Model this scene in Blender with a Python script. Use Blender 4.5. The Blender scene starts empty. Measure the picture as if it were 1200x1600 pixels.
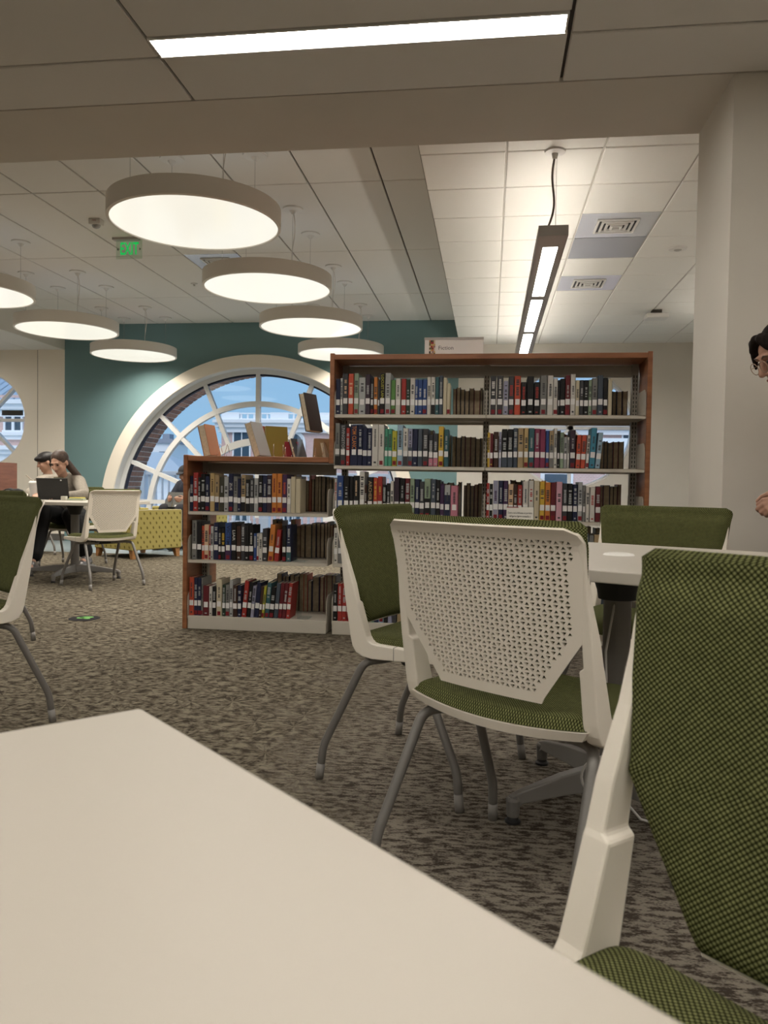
import bpy, math, random
from math import sin, cos, pi, radians, sqrt, exp
from mathutils import Vector, Matrix, Euler

SC = bpy.context.scene
COL = SC.collection
random.seed(7)

# ------------------------------------------------------------------ camera
cam_d = bpy.data.cameras.new('camera')
cam_d.sensor_fit = 'HORIZONTAL'
cam_d.sensor_width = 36.0
cam_d.lens = 36.0 * 1220 / 1200
cam_d.clip_start = 0.02
cam_d.clip_end = 500
cam_d.dof.use_dof = True
cam_d.dof.focus_distance = 3.6
cam_d.dof.aperture_fstop = 16
cam = bpy.data.objects.new('camera', cam_d)
COL.objects.link(cam)
cam.location = (0, 0, 0.90)
cam.rotation_euler = (Matrix.Rotation(radians(7.65), 3, 'Z') @ Matrix.Rotation(pi / 2 + radians(-1.9), 3, 'X')
                      @ Matrix.Rotation(radians(0.92), 3, 'Z')).to_euler()
SC.camera = cam

# ------------------------------------------------------------------ view, world
SC.view_settings.view_transform = 'Standard'
SC.view_settings.look = 'None'
SC.view_settings.gamma = 1.0
SC.view_settings.use_curve_mapping = False
SC.view_settings.exposure = 0.0

W_DISC = 36.0      # watts of each round pendant
W_STRIP = 40.0     # radiance of recessed strips
UP_LIN = 27.0       # radiance of the linear pendant's uplight

sun_d = bpy.data.lights.new('sun', 'SUN')
sun_d.energy = 1.9
sun_d.angle = radians(50)
sun_d.color = (1.0, 0.93, 0.88)
sun = bpy.data.objects.new('sun', sun_d)
COL.objects.link(sun)
sun.rotation_euler = (radians(42), 0, radians(-14))     # soft evening sun added behind the building to brighten the facades across

world = bpy.data.worlds.new('world')
SC.world = world
world.use_nodes = True
nt = world.node_tree
nt.nodes.clear()
o = nt.nodes.new('ShaderNodeOutputWorld')
bg = nt.nodes.new('ShaderNodeBackground')
tc = nt.nodes.new('ShaderNodeTexCoord')
sep = nt.nodes.new('ShaderNodeSeparateXYZ')
ramp = nt.nodes.new('ShaderNodeValToRGB')
ramp.color_ramp.elements[0].position = 0.0
ramp.color_ramp.elements[0].color = (0.36, 0.62, 0.88, 1)
ramp.color_ramp.elements[1].position = 0.35
ramp.color_ramp.elements[1].color = (0.19, 0.46, 0.82, 1)
noi = nt.nodes.new('ShaderNodeTexNoise')
noi.inputs['Scale'].default_value = 5.0
noi.inputs['Detail'].default_value = 5.0
mp = nt.nodes.new('ShaderNodeMapping')
mp.inputs['Scale'].default_value = (1, 1, 5)
cr2 = nt.nodes.new('ShaderNodeValToRGB')
cr2.color_ramp.elements[0].position = 0.45
cr2.color_ramp.elements[0].color = (0, 0, 0, 1)
cr2.color_ramp.elements[1].position = 0.75
cr2.color_ramp.elements[1].color = (0.6, 0.6, 0.6, 1)
mx = nt.nodes.new('ShaderNodeMix')
mx.data_type = 'RGBA'
mx.inputs['B'].default_value = (0.36, 0.55, 0.78, 1)
L = nt.links.new
L(tc.outputs['Generated'], sep.inputs[0]); L(sep.outputs['Z'], ramp.inputs[0])
L(tc.outputs['Generated'], mp.inputs[0]); L(mp.outputs[0], noi.inputs['Vector']); L(noi.outputs['Fac'], cr2.inputs[0])
L(cr2.outputs[0], mx.inputs['Factor']); L(ramp.outputs[0], mx.inputs['A'])
L(mx.outputs['Result'], bg.inputs['Color']); L(bg.outputs[0], o.inputs[0])
bg.inputs['Strength'].default_value = 1.0


# ------------------------------------------------------------------ materials
MATS = {}


def lin(c):
    return tuple((v / 255 / 12.92 if v / 255 <= 0.04045 else ((v / 255 + 0.055) / 1.055) ** 2.4) for v in c)


def mat(name, rgb, rough=0.6, metal=0.0, spec=0.4, noise=0.0, nscale=20, bump=0.0, bscale=200, emit=None, estr=0.0, trans=0.0, alpha=1.0, srgb=False):
    if name in MATS:
        return MATS[name]
    if srgb:
        rgb = lin(rgb)
    m = bpy.data.materials.new(name)
    m.use_nodes = True
    t = m.node_tree
    b = t.nodes['Principled BSDF']
    b.inputs['Base Color'].default_value = (*rgb, 1)
    b.inputs['Roughness'].default_value = rough
    b.inputs['Metallic'].default_value = metal
    b.inputs['Specular IOR Level'].default_value = spec
    b.inputs['Transmission Weight'].default_value = trans
    b.inputs['Alpha'].default_value = alpha
    if emit:
        b.inputs['Emission Color'].default_value = (*emit, 1)
        b.inputs['Emission Strength'].default_value = estr
    if noise or bump:
        tcn = t.nodes.new('ShaderNodeTexCoord')
    if noise:
        n = t.nodes.new('ShaderNodeTexNoise')
        n.inputs['Scale'].default_value = nscale
        n.inputs['Detail'].default_value = 4
        t.links.new(tcn.outputs['Object'], n.inputs['Vector'])
        r = t.nodes.new('ShaderNodeValToRGB')
        r.color_ramp.elements[0].position = 0.3
        r.color_ramp.elements[1].position = 0.7
        r.color_ramp.elements[0].color = (*[c * (1 - noise) for c in rgb], 1)
        r.color_ramp.elements[1].color = (*[min(1, c * (1 + noise)) for c in rgb], 1)
        t.links.new(n.outputs['Fac'], r.inputs[0])
        t.links.new(r.outputs[0], b.inputs['Base Color'])
    if bump:
        n = t.nodes.new('ShaderNodeTexNoise')
        n.inputs['Scale'].default_value = bscale
        n.inputs['Detail'].default_value = 3
        t.links.new(tcn.outputs['Object'], n.inputs['Vector'])
        bp = t.nodes.new('ShaderNodeBump')
        bp.inputs['Strength'].default_value = bump
        bp.inputs['Distance'].default_value = 0.002
        t.links.new(n.outputs['Fac'], bp.inputs['Height'])
        t.links.new(bp.outputs[0], b.inputs['Normal'])
    MATS[name] = m
    return m


def nd(t, typ, op=None, **kw):
    n = t.nodes.new(typ)
    if op:
        n.operation = op
    for k, v in kw.items():
        n.inputs[int(k[1:]) if k[0] == 'i' and k[1:].isdigit() else k].default_value = v
    return n


def mth(t, op, a, b=None):
    n = t.nodes.new('ShaderNodeMath')
    n.operation = op
    for i, v in enumerate((a, b)):
        if v is None:
            continue
        if hasattr(v, 'links') or hasattr(v, 'is_linked'):
            t.links.new(v, n.inputs[i])
        else:
            n.inputs[i].default_value = v
    return n.outputs[0]


def weave_mat(name, light, dark, pu, pv):
    """knitted upholstery: staggered raised stitches, laid out in metres of UV"""
    m = bpy.data.materials.new(name)
    m.use_nodes = True
    t = m.node_tree
    b = t.nodes['Principled BSDF']
    b.inputs['Roughness'].default_value = 0.95
    b.inputs['Specular IOR Level'].default_value = 0.1
    uv = t.nodes.new('ShaderNodeUVMap')
    s = t.nodes.new('ShaderNodeSeparateXYZ')
    t.links.new(uv.outputs[0], s.inputs[0])
    u = mth(t, 'DIVIDE', s.outputs[0], pu)
    v = mth(t, 'DIVIDE', s.outputs[1], pv)
    fu = mth(t, 'ABSOLUTE', mth(t, 'SUBTRACT', mth(t, 'FRACT', mth(t, 'ADD', u, v)), 0.5))
    fv = mth(t, 'ABSOLUTE', mth(t, 'SUBTRACT', mth(t, 'FRACT', mth(t, 'SUBTRACT', u, v)), 0.5))
    d = mth(t, 'SQRT', mth(t, 'ADD', mth(t, 'POWER', fu, 2.0), mth(t, 'POWER', fv, 2.0)))
    r = t.nodes.new('ShaderNodeValToRGB')
    r.color_ramp.elements[0].position = 0.18
    r.color_ramp.elements[0].color = (*light, 1)
    r.color_ramp.elements[1].position = 0.50
    r.color_ramp.elements[1].color = (*dark, 1)
    t.links.new(d, r.inputs[0])
    tco = t.nodes.new('ShaderNodeTexCoord')
    n = t.nodes.new('ShaderNodeTexNoise')
    n.inputs['Scale'].default_value = 90
    t.links.new(tco.outputs['Object'], n.inputs['Vector'])
    mxn = t.nodes.new('ShaderNodeMix')
    mxn.data_type = 'RGBA'
    mxn.blend_type = 'MULTIPLY'
    mxn.inputs['Factor'].default_value = 0.5
    t.links.new(r.outputs[0], mxn.inputs['A'])
    t.links.new(n.outputs['Fac'], mxn.inputs['B'])
    t.links.new(mxn.outputs['Result'], b.inputs['Base Color'])
    bp = t.nodes.new('ShaderNodeBump')
    bp.inputs['Strength'].default_value = 0.7
    bp.inputs['Distance'].default_value = 0.0015
    bp.invert = True
    t.links.new(d, bp.inputs['Height'])
    t.links.new(bp.outputs[0], b.inputs['Normal'])
    return m


def carpet_mat():
    m = bpy.data.materials.new('carpet')
    m.use_nodes = True
    t = m.node_tree
    b = t.nodes['Principled BSDF']
    b.inputs['Roughness'].default_value = 1.0
    b.inputs['Specular IOR Level'].default_value = 0.05
    tco = t.nodes.new('ShaderNodeTexCoord')

    def noise(sc, vec, rough=0.6, detail=4, dist=0.0):
        mpn = t.nodes.new('ShaderNodeMapping')
        mpn.inputs['Scale'].default_value = sc
        t.links.new(vec, mpn.inputs[0])
        n = t.nodes.new('ShaderNodeTexNoise')
        n.inputs['Scale'].default_value = 1.0
        n.inputs['Detail'].default_value = detail
        n.inputs['Roughness'].default_value = rough
        n.inputs['Distortion'].default_value = dist
        t.links.new(mpn.outputs[0], n.inputs['Vector'])
        return n.outputs['Fac']

    def ramp2(fac, p0, c0, p1, c1):
        r = t.nodes.new('ShaderNodeValToRGB')
        r.color_ramp.elements[0].position = p0
        r.color_ramp.elements[0].color = (*c0, 1)
        r.color_ramp.elements[1].position = p1
        r.color_ramp.elements[1].color = (*c1, 1)
        t.links.new(fac, r.inputs[0])
        return r.outputs[0]
    obj = tco.outputs['Object']
    # short woven dashes (walkway side)
    a = noise((24, 62, 1), obj, 0.6, 3)
    a2 = noise((6, 6, 1), obj, 0.5, 2)
    a3 = noise((160, 260, 1), obj, 0.5, 1)
    af = mth(t, 'ADD', mth(t, 'ADD', mth(t, 'MULTIPLY', a, 0.72), mth(t, 'MULTIPLY', a2, 0.14)), mth(t, 'MULTIPLY', a3, 0.24))
    dash = ramp2(af, 0.48, (0.050, 0.040, 0.031), 0.60, (0.215, 0.190, 0.156))
    # leafy tufts (reading side)
    vor = t.nodes.new('ShaderNodeTexVoronoi')
    vor.inputs['Scale'].default_value = 3.6
    t.links.new(obj, vor.inputs['Vector'])
    sx = t.nodes.new('ShaderNodeSeparateXYZ')
    vs = t.nodes.new('ShaderNodeVectorMath')
    vs.operation = 'SUBTRACT'
    vm = t.nodes.new('ShaderNodeVectorMath')
    vm.operation = 'SCALE'
    vm.inputs['Scale'].default_value = 1.0
    t.links.new(obj, vs.inputs[0])
    t.links.new(vor.outputs['Position'], vs.inputs[1])
    t.links.new(vs.outputs[0], sx.inputs[0])
    ang = mth(t, 'ARCTAN2', sx.outputs[1], sx.outputs[0])
    rad = vor.outputs['Distance']
    cmb = t.nodes.new('ShaderNodeCombineXYZ')
    t.links.new(mth(t, 'MULTIPLY', ang, 3.2), cmb.inputs[0])
    t.links.new(mth(t, 'MULTIPLY', rad, 6.0), cmb.inputs[1])
    rays = noise((1, 1, 1), cmb.outputs[0], 0.6, 3)
    fine = noise((30, 62, 1), obj, 0.65, 3, 0.8)
    lf = mth(t, 'ADD', mth(t, 'MULTIPLY', rays, 0.55), mth(t, 'MULTIPLY', fine, 0.45))
    leaf = ramp2(lf, 0.42, (0.041, 0.033, 0.024), 0.585, (0.205, 0.179, 0.134))
    # zones: the leafy field lies left of the walkway
    so = t.nodes.new('ShaderNodeSeparateXYZ')
    t.links.new(obj, so.inputs[0])
    edge = mth(t, 'ADD', so.outputs[0], mth(t, 'MULTIPLY', noise((2.2, 2.2, 1), obj, 0.5, 3), 0.9))
    z = ramp2(edge, 0.0, (1, 1, 1), 0.25, (0, 0, 0))
    zz = mth(t, 'ADD', edge, 0.12)
    mr = t.nodes.new('ShaderNodeMapRange')
    mr.inputs['From Min'].default_value = -0.40
    mr.inputs['From Max'].default_value = 0.15
    t.links.new(edge, mr.inputs['Value'])
    mxn = t.nodes.new('ShaderNodeMix')
    mxn.data_type = 'RGBA'
    t.links.new(mr.outputs[0], mxn.inputs['Factor'])
    t.links.new(leaf, mxn.inputs['A'])
    t.links.new(dash, mxn.inputs['B'])
    t.links.new(mxn.outputs['Result'], b.inputs['Base Color'])
    bp = t.nodes.new('ShaderNodeBump')
    bp.inputs['Strength'].default_value = 0.5
    bp.inputs['Distance'].default_value = 0.003
    t.links.new(mth(t, 'ADD', af, a3), bp.inputs['Height'])
    t.links.new(bp.outputs[0], b.inputs['Normal'])
    return m


def wood_mat(name, c0, c1, scale=(1, 1, 1)):
    m = bpy.data.materials.new(name)
    m.use_nodes = True
    t = m.node_tree
    b = t.nodes['Principled BSDF']
    b.inputs['Roughness'].default_value = 0.42
    tco = t.nodes.new('ShaderNodeTexCoord')
    mpn = t.nodes.new('ShaderNodeMapping')
    mpn.inputs['Scale'].default_value = scale
    t.links.new(tco.outputs['Object'], mpn.inputs[0])
    n = t.nodes.new('ShaderNodeTexNoise')
    n.inputs['Scale'].default_value = 6
    n.inputs['Detail'].default_value = 6
    n.inputs['Distortion'].default_value = 0.6
    t.links.new(mpn.outputs[0], n.inputs['Vector'])
    r = t.nodes.new('ShaderNodeValToRGB')
    r.color_ramp.elements[0].position = 0.35
    r.color_ramp.elements[0].color = (*c0, 1)
    r.color_ramp.elements[1].position = 0.68
    r.color_ramp.elements[1].color = (*c1, 1)
    t.links.new(n.outputs['Fac'], r.inputs[0])
    t.links.new(r.outputs[0], b.inputs['Base Color'])
    return m


def emit_mat(name, rgb, strength, gloss=0.0):
    m = bpy.data.materials.new(name)
    m.use_nodes = True
    b = m.node_tree.nodes['Principled BSDF']
    b.inputs['Base Color'].default_value = (0.25, 0.25, 0.25, 1) if gloss else (0, 0, 0, 1)
    b.inputs['Roughness'].default_value = 0.12 if gloss else 0.6
    b.inputs['Specular IOR Level'].default_value = gloss
    b.inputs['Emission Color'].default_value = (*rgb, 1)
    b.inputs['Emission Strength'].default_value = strength
    return m


def glass_mat(name, tint=(1, 1, 1), gl=0.06):
    m = bpy.data.materials.new(name)
    m.use_nodes = True
    t = m.node_tree
    t.nodes.clear()
    out = t.nodes.new('ShaderNodeOutputMaterial')
    a = t.nodes.new('ShaderNodeBsdfTransparent')
    a.inputs[0].default_value = (*tint, 1)
    g = t.nodes.new('ShaderNodeBsdfGlossy')
    g.inputs['Roughness'].default_value = 0.03
    x = t.nodes.new('ShaderNodeMixShader')
    x.inputs[0].default_value = gl
    t.links.new(a.outputs[0], x.inputs[1])
    t.links.new(g.outputs[0], x.inputs[2])
    t.links.new(x.outputs[0], out.inputs[0])
    return m


M_WALL = mat('wall_paint', (0.68, 0.64, 0.575), 0.85, noise=0.02, nscale=3)
M_CREAM = mat('cream_paint', (0.87, 0.80, 0.69), 0.8)
M_TEAL = mat('teal_paint', (0.165, 0.275, 0.285), 0.7, noise=0.03, nscale=2)
M_TILE = mat('ceiling_tile', (0.78, 0.755, 0.715), 0.9, bump=0.25, bscale=300)
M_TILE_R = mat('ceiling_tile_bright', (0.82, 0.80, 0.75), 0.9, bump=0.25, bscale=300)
M_GRID = mat('ceiling_backing', (0.10, 0.092, 0.083), 0.9)
M_TBAR = mat('ceiling_bar', (0.55, 0.52, 0.47), 0.6)
M_CARPET = carpet_mat()
M_VINYL = mat('vinyl_floor', (0.21, 0.255, 0.275), 0.4, noise=0.05, nscale=4)
M_SHELL = mat('chair_shell', (0.84, 0.78, 0.68), 0.42)
M_FABRIC = weave_mat('green_knit', (0.275, 0.285, 0.118), (0.023, 0.026, 0.007), 0.0062, 0.0058)
M_METAL = mat('grey_metal', (0.20, 0.19, 0.178), 0.42, metal=0.25)
M_SLEEVE = mat('leg_sleeve', (0.24, 0.228, 0.215), 0.6)
M_DARK = mat('dark_plastic', (0.02, 0.02, 0.021), 0.5)
M_TABLE = mat('white_laminate', (0.52, 0.48, 0.42), 0.38, spec=0.35)
M_WHITE = mat('white_enamel', (0.72, 0.70, 0.66), 0.45)
M_WOOD = wood_mat('cherry_wood', (0.23, 0.085, 0.033), (0.34, 0.138, 0.057), (0.6, 0.6, 5))
M_WOODH = wood_mat('cherry_wood_flat', (0.23, 0.085, 0.033), (0.34, 0.138, 0.057), (0.6, 6, 6))
M_SHELF = mat('shelf_steel', (0.56, 0.52, 0.45), 0.5)
M_POST = mat('post_steel', (0.32, 0.295, 0.25), 0.5)
M_SLOT = mat('slot_dark', (0.02, 0.02, 0.02), 0.8)
M_FRAME = mat('window_frame', (0.74, 0.74, 0.74), 0.5)
M_GASKET = mat('window_gasket', (0.02, 0.024, 0.045), 0.6)
M_GLASS = glass_mat('window_glass')
M_ACRYL = glass_mat('acrylic', (0.93, 0.96, 0.97), 0.10)
M_TOPGLOW = None
M_CHROME = mat('chrome_wire', (0.6, 0.6, 0.6), 0.2, metal=1.0)


# ------------------------------------------------------------------ mesh builder
class MB:
    def __init__(s):
        s.v = []
        s.f = []
        s.m = []
        s.uv = {}

    def add(s, vs, fs, mi=0):
        o = len(s.v)
        s.v += [tuple(p) for p in vs]
        for f in fs:
            s.f.append(tuple(i + o for i in f))
            s.m.append(mi)
        return s

    def box(s, x0, x1, y0, y1, z0, z1, mi=0, M=None):
        vs = [(x, y, z) for z in (z0, z1) for y in (y0, y1) for x in (x0, x1)]
        if M is not None:
            vs = [tuple(M @ Vector(p)) for p in vs]
        return s.add(vs, [(0, 2, 3, 1), (4, 5, 7, 6), (0, 1, 5, 4), (2, 6, 7, 3), (0, 4, 6, 2), (1, 3, 7, 5)], mi)

    def prism(s, pts, axis, a, b, mi=0):
        """polygon pts (2-D) extruded along axis from a to b. axis x: pts=(y,z); y: (x,z); z: (x,y)"""
        n = len(pts)

        def P(p, h):
            return (h, p[0], p[1]) if axis == 'x' else (p[0], h, p[1]) if axis == 'y' else (p[0], p[1], h)
        vs = [P(p, a) for p in pts] + [P(p, b) for p in pts]
        fs = [tuple(range(n))[::-1], tuple(range(n, 2 * n))] + [(i, (i + 1) % n, n + (i + 1) % n, n + i) for i in range(n)]
        return s.add(vs, fs, mi)

    def tube(s, path, r, n=10, mi=0, cap=True):
        path = [Vector(p) for p in path]
        rs = r if isinstance(r, (list, tuple)) else [r] * len(path)
        vs = []
        up = None
        for i, p in enumerate(path):
            d = (path[min(i + 1, len(path) - 1)] - path[max(i - 1, 0)]).normalized()
            if up is None:
                up = Vector((0, 0, 1)) if abs(d.z) < 0.9 else Vector((1, 0, 0))
            x = d.cross(up).normalized()
            up = x.cross(d).normalized()
            for k in range(n):
                a = 2 * pi * k / n
                vs.append(tuple(p + (x * cos(a) + up * sin(a)) * rs[i]))
        fs = [(i * n + k, i * n + (k + 1) % n, (i + 1) * n + (k + 1) % n, (i + 1) * n + k) for i in range(len(path) - 1) for k in range(n)]
        if cap:
            fs += [tuple(range(n))[::-1], tuple(range((len(path) - 1) * n, len(path) * n))]
        return s.add(vs, fs, mi)

    def lathe(s, prof, n=32, c=(0, 0, 0), mi=0, cap=True):
        vs = [(c[0] + r * cos(2 * pi * k / n), c[1] + r * sin(2 * pi * k / n), c[2] + z) for r, z in prof for k in range(n)]
        m = len(prof)
        fs = [(i * n + k, i * n + (k + 1) % n, (i + 1) * n + (k + 1) % n, (i + 1) * n + k) for i in range(m - 1) for k in range(n)]
        if cap:
            fs += [tuple(range(n))[::-1], tuple(range((m - 1) * n, m * n))]
        return s.add(vs, fs, mi)

    def ell(s, c, r, n=20, m=14, mi=0, M=None):
        vs = []
        for j in range(m + 1):
            t = pi * j / m
            for k in range(n):
                a = 2 * pi * k / n
                p = Vector((r[0] * sin(t) * cos(a), r[1] * sin(t) * sin(a), r[2] * cos(t)))
                if M is not None:
                    p = M @ p
                vs.append((c[0] + p.x, c[1] + p.y, c[2] + p.z))
        fs = [(j * n + k, (j + 1) * n + k, (j + 1) * n + (k + 1) % n, j * n + (k + 1) % n) for j in range(m) for k in range(n)]
        return s.add(vs, fs, mi)

    def grid(s, fn, nu, nv, mi=0, flip=False, uvfn=None):
        o = len(s.v)
        for j in range(nv + 1):
            for i in range(nu + 1):
                s.v.append(tuple(fn(i / nu, j / nv)))
                if uvfn:
                    s.uv[len(s.v) - 1] = uvfn(i / nu, j / nv)
        for j in range(nv):
            for i in range(nu):
                a = o + j * (nu + 1) + i
                f = (a, a + 1, a + nu + 2, a + nu + 1)
                s.f.append(f[::-1] if flip else f)
                s.m.append(mi)
        return s

    def mesh(s, name, mats, smooth=False):
        me = bpy.data.meshes.new(name)
        me.from_pydata(s.v, [], s.f)
        for mm in (mats if isinstance(mats, (list, tuple)) else [mats]):
            me.materials.append(mm)
        if any(s.m):
            me.polygons.foreach_set('material_index', s.m)
        if smooth:
            me.polygons.foreach_set('use_smooth', [True] * len(me.polygons))
        if s.uv:
            ul = me.uv_layers.new(name='UVMap')
            for lp in me.loops:
                ul.data[lp.index].uv = s.uv.get(lp.vertex_index, (0, 0))
        me.update()
        return me

    def build(s, name, mats, parent=None, smooth=False, loc=None, rot=None, bevel=0, seg=2):
        return link(name, s.mesh(name, mats, smooth), parent, loc, rot, bevel, seg)


def link(name, me, parent=None, loc=None, rot=None, bevel=0, seg=2):
    ob = bpy.data.objects.new(name, me)
    COL.objects.link(ob)
    if parent is not None:
        ob.parent = parent
    if loc is not None:
        ob.location = loc
    if rot is not None:
        ob.rotation_euler = rot
    if bevel:
        bv = ob.modifiers.new('bevel', 'BEVEL')
        bv.width = bevel
        bv.segments = seg
        bv.limit_method = 'ANGLE'
    return ob


def smooth_angle(ob, deg=40):
    me = ob.data
    me.polygons.foreach_set('use_smooth', [True] * len(me.polygons))
    try:
        me.set_sharp_from_angle(angle=radians(deg))
    except Exception:
        pass
    return ob


def empty(name, loc=(0, 0, 0), rz=0.0):
    ob = bpy.data.objects.new(name, None)
    ob.empty_display_size = 0.1
    COL.objects.link(ob)
    ob.location = loc
    ob.rotation_euler = (0, 0, rz)
    return ob


def tag(ob, label=None, cat=None, group=None, kind=None):
    if label:
        ob['label'] = label
    if cat:
        ob['category'] = cat
    if group:
        ob['group'] = group
    if kind:
        ob['kind'] = kind
    return ob


def copy_tree(ob, parent=None):
    c = ob.copy()
    COL.objects.link(c)
    c.parent = parent
    for ch in list(ob.children):
        copy_tree(ch, c)
    return c


def struct(ob, label=None, cat=None):
    ob['kind'] = 'structure'
    if label:
        ob['label'] = label
    if cat:
        ob['category'] = cat
    return ob


def bez(p0, p1, p2, n=6):
    p0, p1, p2 = Vector(p0), Vector(p1), Vector(p2)
    return [p0 * (1 - t) ** 2 + p1 * 2 * t * (1 - t) + p2 * t * t for t in [i / n for i in range(n + 1)]]


def bend_path(pts, r, n=5):
    """polyline with rounded corners"""
    pts = [Vector(p) for p in pts]
    out = [pts[0]]
    for i in range(1, len(pts) - 1):
        a, b, c = pts[i - 1], pts[i], pts[i + 1]
        ra = min(r, (a - b).length * 0.45, (c - b).length * 0.45)
        out += bez(b + (a - b).normalized() * ra, b, b + (c - b).normalized() * ra, n)
    out.append(pts[-1])
    return out


def text_mesh(body, size, extrude=0.0, align='CENTER', bold=0.0, width=None):
    cu = bpy.data.curves.new('lettering', 'FONT')
    cu.body = body
    cu.size = size
    cu.extrude = extrude
    cu.align_x = align
    cu.align_y = 'CENTER'
    cu.offset = bold
    cu.resolution_u = 2
    tmp = bpy.data.objects.new('tmp_text', cu)
    COL.objects.link(tmp)
    dg = bpy.context.evaluated_depsgraph_get()
    me = bpy.data.meshes.new_from_object(tmp.evaluated_get(dg))
    bpy.data.objects.remove(tmp)
    bpy.data.curves.remove(cu)
    me.name = 'lettering'
    if width:
        xs = [v.co.x for v in me.vertices]
        k = width / (max(xs) - min(xs))
        for v in me.vertices:
            v.co.x *= k
    return me


def text_obj(body, size, material, parent, loc, rot, **kw):
    me = text_mesh(body, size, **kw)
    me.materials.clear()
    me.materials.append(material)
    return link('lettering', me, parent, loc, rot)

# ================================================================== THE ROOM
YF = 11.05     # far wall
ZN, ZL, ZR, ZS = 2.65, 3.24, 2.90, 2.87
XE, XW = -0.46, -6.36     # edges of the raised ceiling
YS0, YS1 = 3.49, 4.05     # soffit band

# floors
fl = struct(MB().box(-9.2, 5.2, -5.2, 9.27, -0.1, 0.0).build('floor', M_CARPET), 'brown and beige patterned carpet', 'carpet')
f2 = struct(MB().box(-9.2, 5.2, 9.27, 11.9, -0.1, -0.002).build('floor', M_VINYL), 'smooth blue-grey floor strip along the windows', 'floor')


def tiled_ceiling(label, z, x0, x1, y0, y1, xl, px_, yl, py_, tmat, gap=0.010, skip=None, bars=False, thick=0.02):
    """backing slab with separate tiles hung below; grid lines stay open between them"""
    slab = struct(MB().box(x0, x1, y0, y1, z + thick, z + thick + 0.06).build('ceiling', M_GRID), label, 'ceiling')
    xs = sorted({x0, x1} | {xl + k * px_ for k in range(-60, 60) if x0 + 0.03 < xl + k * px_ < x1 - 0.03})
    ys = sorted({y0, y1} | {yl + k * py_ for k in range(-60, 60) if y0 + 0.03 < yl + k * py_ < y1 - 0.03})
    cache = {}
    for i in range(len(xs) - 1):
        for j in range(len(ys) - 1):
            rect = [xs[i], xs[i + 1], ys[j], ys[j + 1]]
            if skip:
                rect = skip(*rect)
                if rect is None:
                    continue
            w, h = rect[1] - rect[0] - gap, rect[3] - rect[2] - gap
            key = (round(w, 3), round(h, 3))
            if key not in cache:
                b = 0.004
                m = MB()
                t2 = thick - 0.001
                vs = [(sx * w / 2, sy * h / 2, t2) for sx, sy in ((-1, -1), (1, -1), (1, 1), (-1, 1))] + \
                     [(sx * w / 2, sy * h / 2, b) for sx, sy in ((-1, -1), (1, -1), (1, 1), (-1, 1))] + \
                     [(sx * (w / 2 - b), sy * (h / 2 - b), 0) for sx, sy in ((-1, -1), (1, -1), (1, 1), (-1, 1))]
                fs = [(0, 1, 2, 3), (11, 10, 9, 8)]
                for k in range(4):
                    k2 = (k + 1) % 4
                    fs += [(k, 4 + k, 4 + k2, k2), (4 + k, 8 + k, 8 + k2, 4 + k2)]
                m.add(vs, fs)
                cache[key] = m.mesh('ceiling_tile', tmat)
            link('ceiling_tile', cache[key], slab, ((rect[0] + rect[1]) / 2, (rect[2] + rect[3]) / 2, z))
    if bars:
        for x in xs[1:-1]:
            MB().box(x - gap / 2 - 0.003, x + gap / 2 + 0.003, y0, y1, z + 0.008, z + 0.016).build('grid_bar', M_TBAR, slab)
        for y in ys[1:-1]:
            MB().box(x0, x1, y - gap / 2 - 0.003, y + gap / 2 + 0.003, z + 0.009, z + 0.017).build('grid_bar', M_TBAR, slab)
    return slab


STRIPS = [(-1.37, 0.25, 2.99), (-1.37, 0.25, 0.30), (-4.67, -3.05, 0.30), (1.93, 3.55, 0.30), (-4.67, -3.05, 2.99), (-1.37, 0.25, -2.4), (1.93, 3.55, 2.99), (-4.67, -3.05, -2.4), (1.93, 3.55, -2.4), (0.28, 1.90, 0.30), (-3.02, -1.40, 0.30), (0.28, 1.90, -2.4), (-3.02, -1.40, -2.4)]  # only the first is in view; the rest are added fill lamps


def near_skip(x0, x1, y0, y1):
    for a, b, y in STRIPS:
        if x0 - 0.05 < a and b < x1 + 0.05 and y0 < y + 0.07 < y1 + 0.01:
            return [x0, x1, y0, y - 0.005]
    return [x0, x1, y0, y1]


tiled_ceiling('dim cream plank tile ceiling over the near tables', ZN, -9.0, 5.0, -5.0, YS0, -1.38, 1.65, 3.125, 0.558, M_TILE, gap=0.014, skip=near_skip)
struct(MB().box(-9.4, 5.4, -5.4, YF + 0.27, 3.52, 3.7).build('ceiling_roof', M_GRID), 'unseen roof slab above the ceilings, added to block light leaks', 'roof')  # closing slab put in to keep outside light from leaking in
# near soffit band and side fascias
struct(MB().box(-9, 5, YS0, YS1, ZN, 3.5).build('trim_1', M_WALL), 'broad plaster soffit band crossing the ceiling', 'soffit')
struct(MB().box(XE, XE + 0.03, YS1, YF, ZR + 0.021, 3.4).build('trim_2', M_WALL), 'step between the lower bright ceiling and the raised one', 'fascia')
struct(MB().box(XW - 0.03, XW, YS1, YF, ZS, 3.4).build('trim_3', M_WALL), 'fascia at the left edge of the raised ceiling', 'fascia')
DIFF_R = [(0.63, 5.90), (0.63, 7.58)]


def right_skip(x0, x1, y0, y1):
    for (dx, dy) in DIFF_R + [(0.63, 6.46)]:
        if abs(x0 - dx) < 0.05 and abs(y0 - dy) < 0.08:
            return None
    return [x0, x1, y0, y1]


def left_skip(x0, x1, y0, y1):
    if abs(x0 + 3.17) < 0.08 and abs(y0 - 7.765) < 0.1:
        return [x0, x1, 8.35, y1]
    return [x0, x1, y0, y1]


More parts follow.
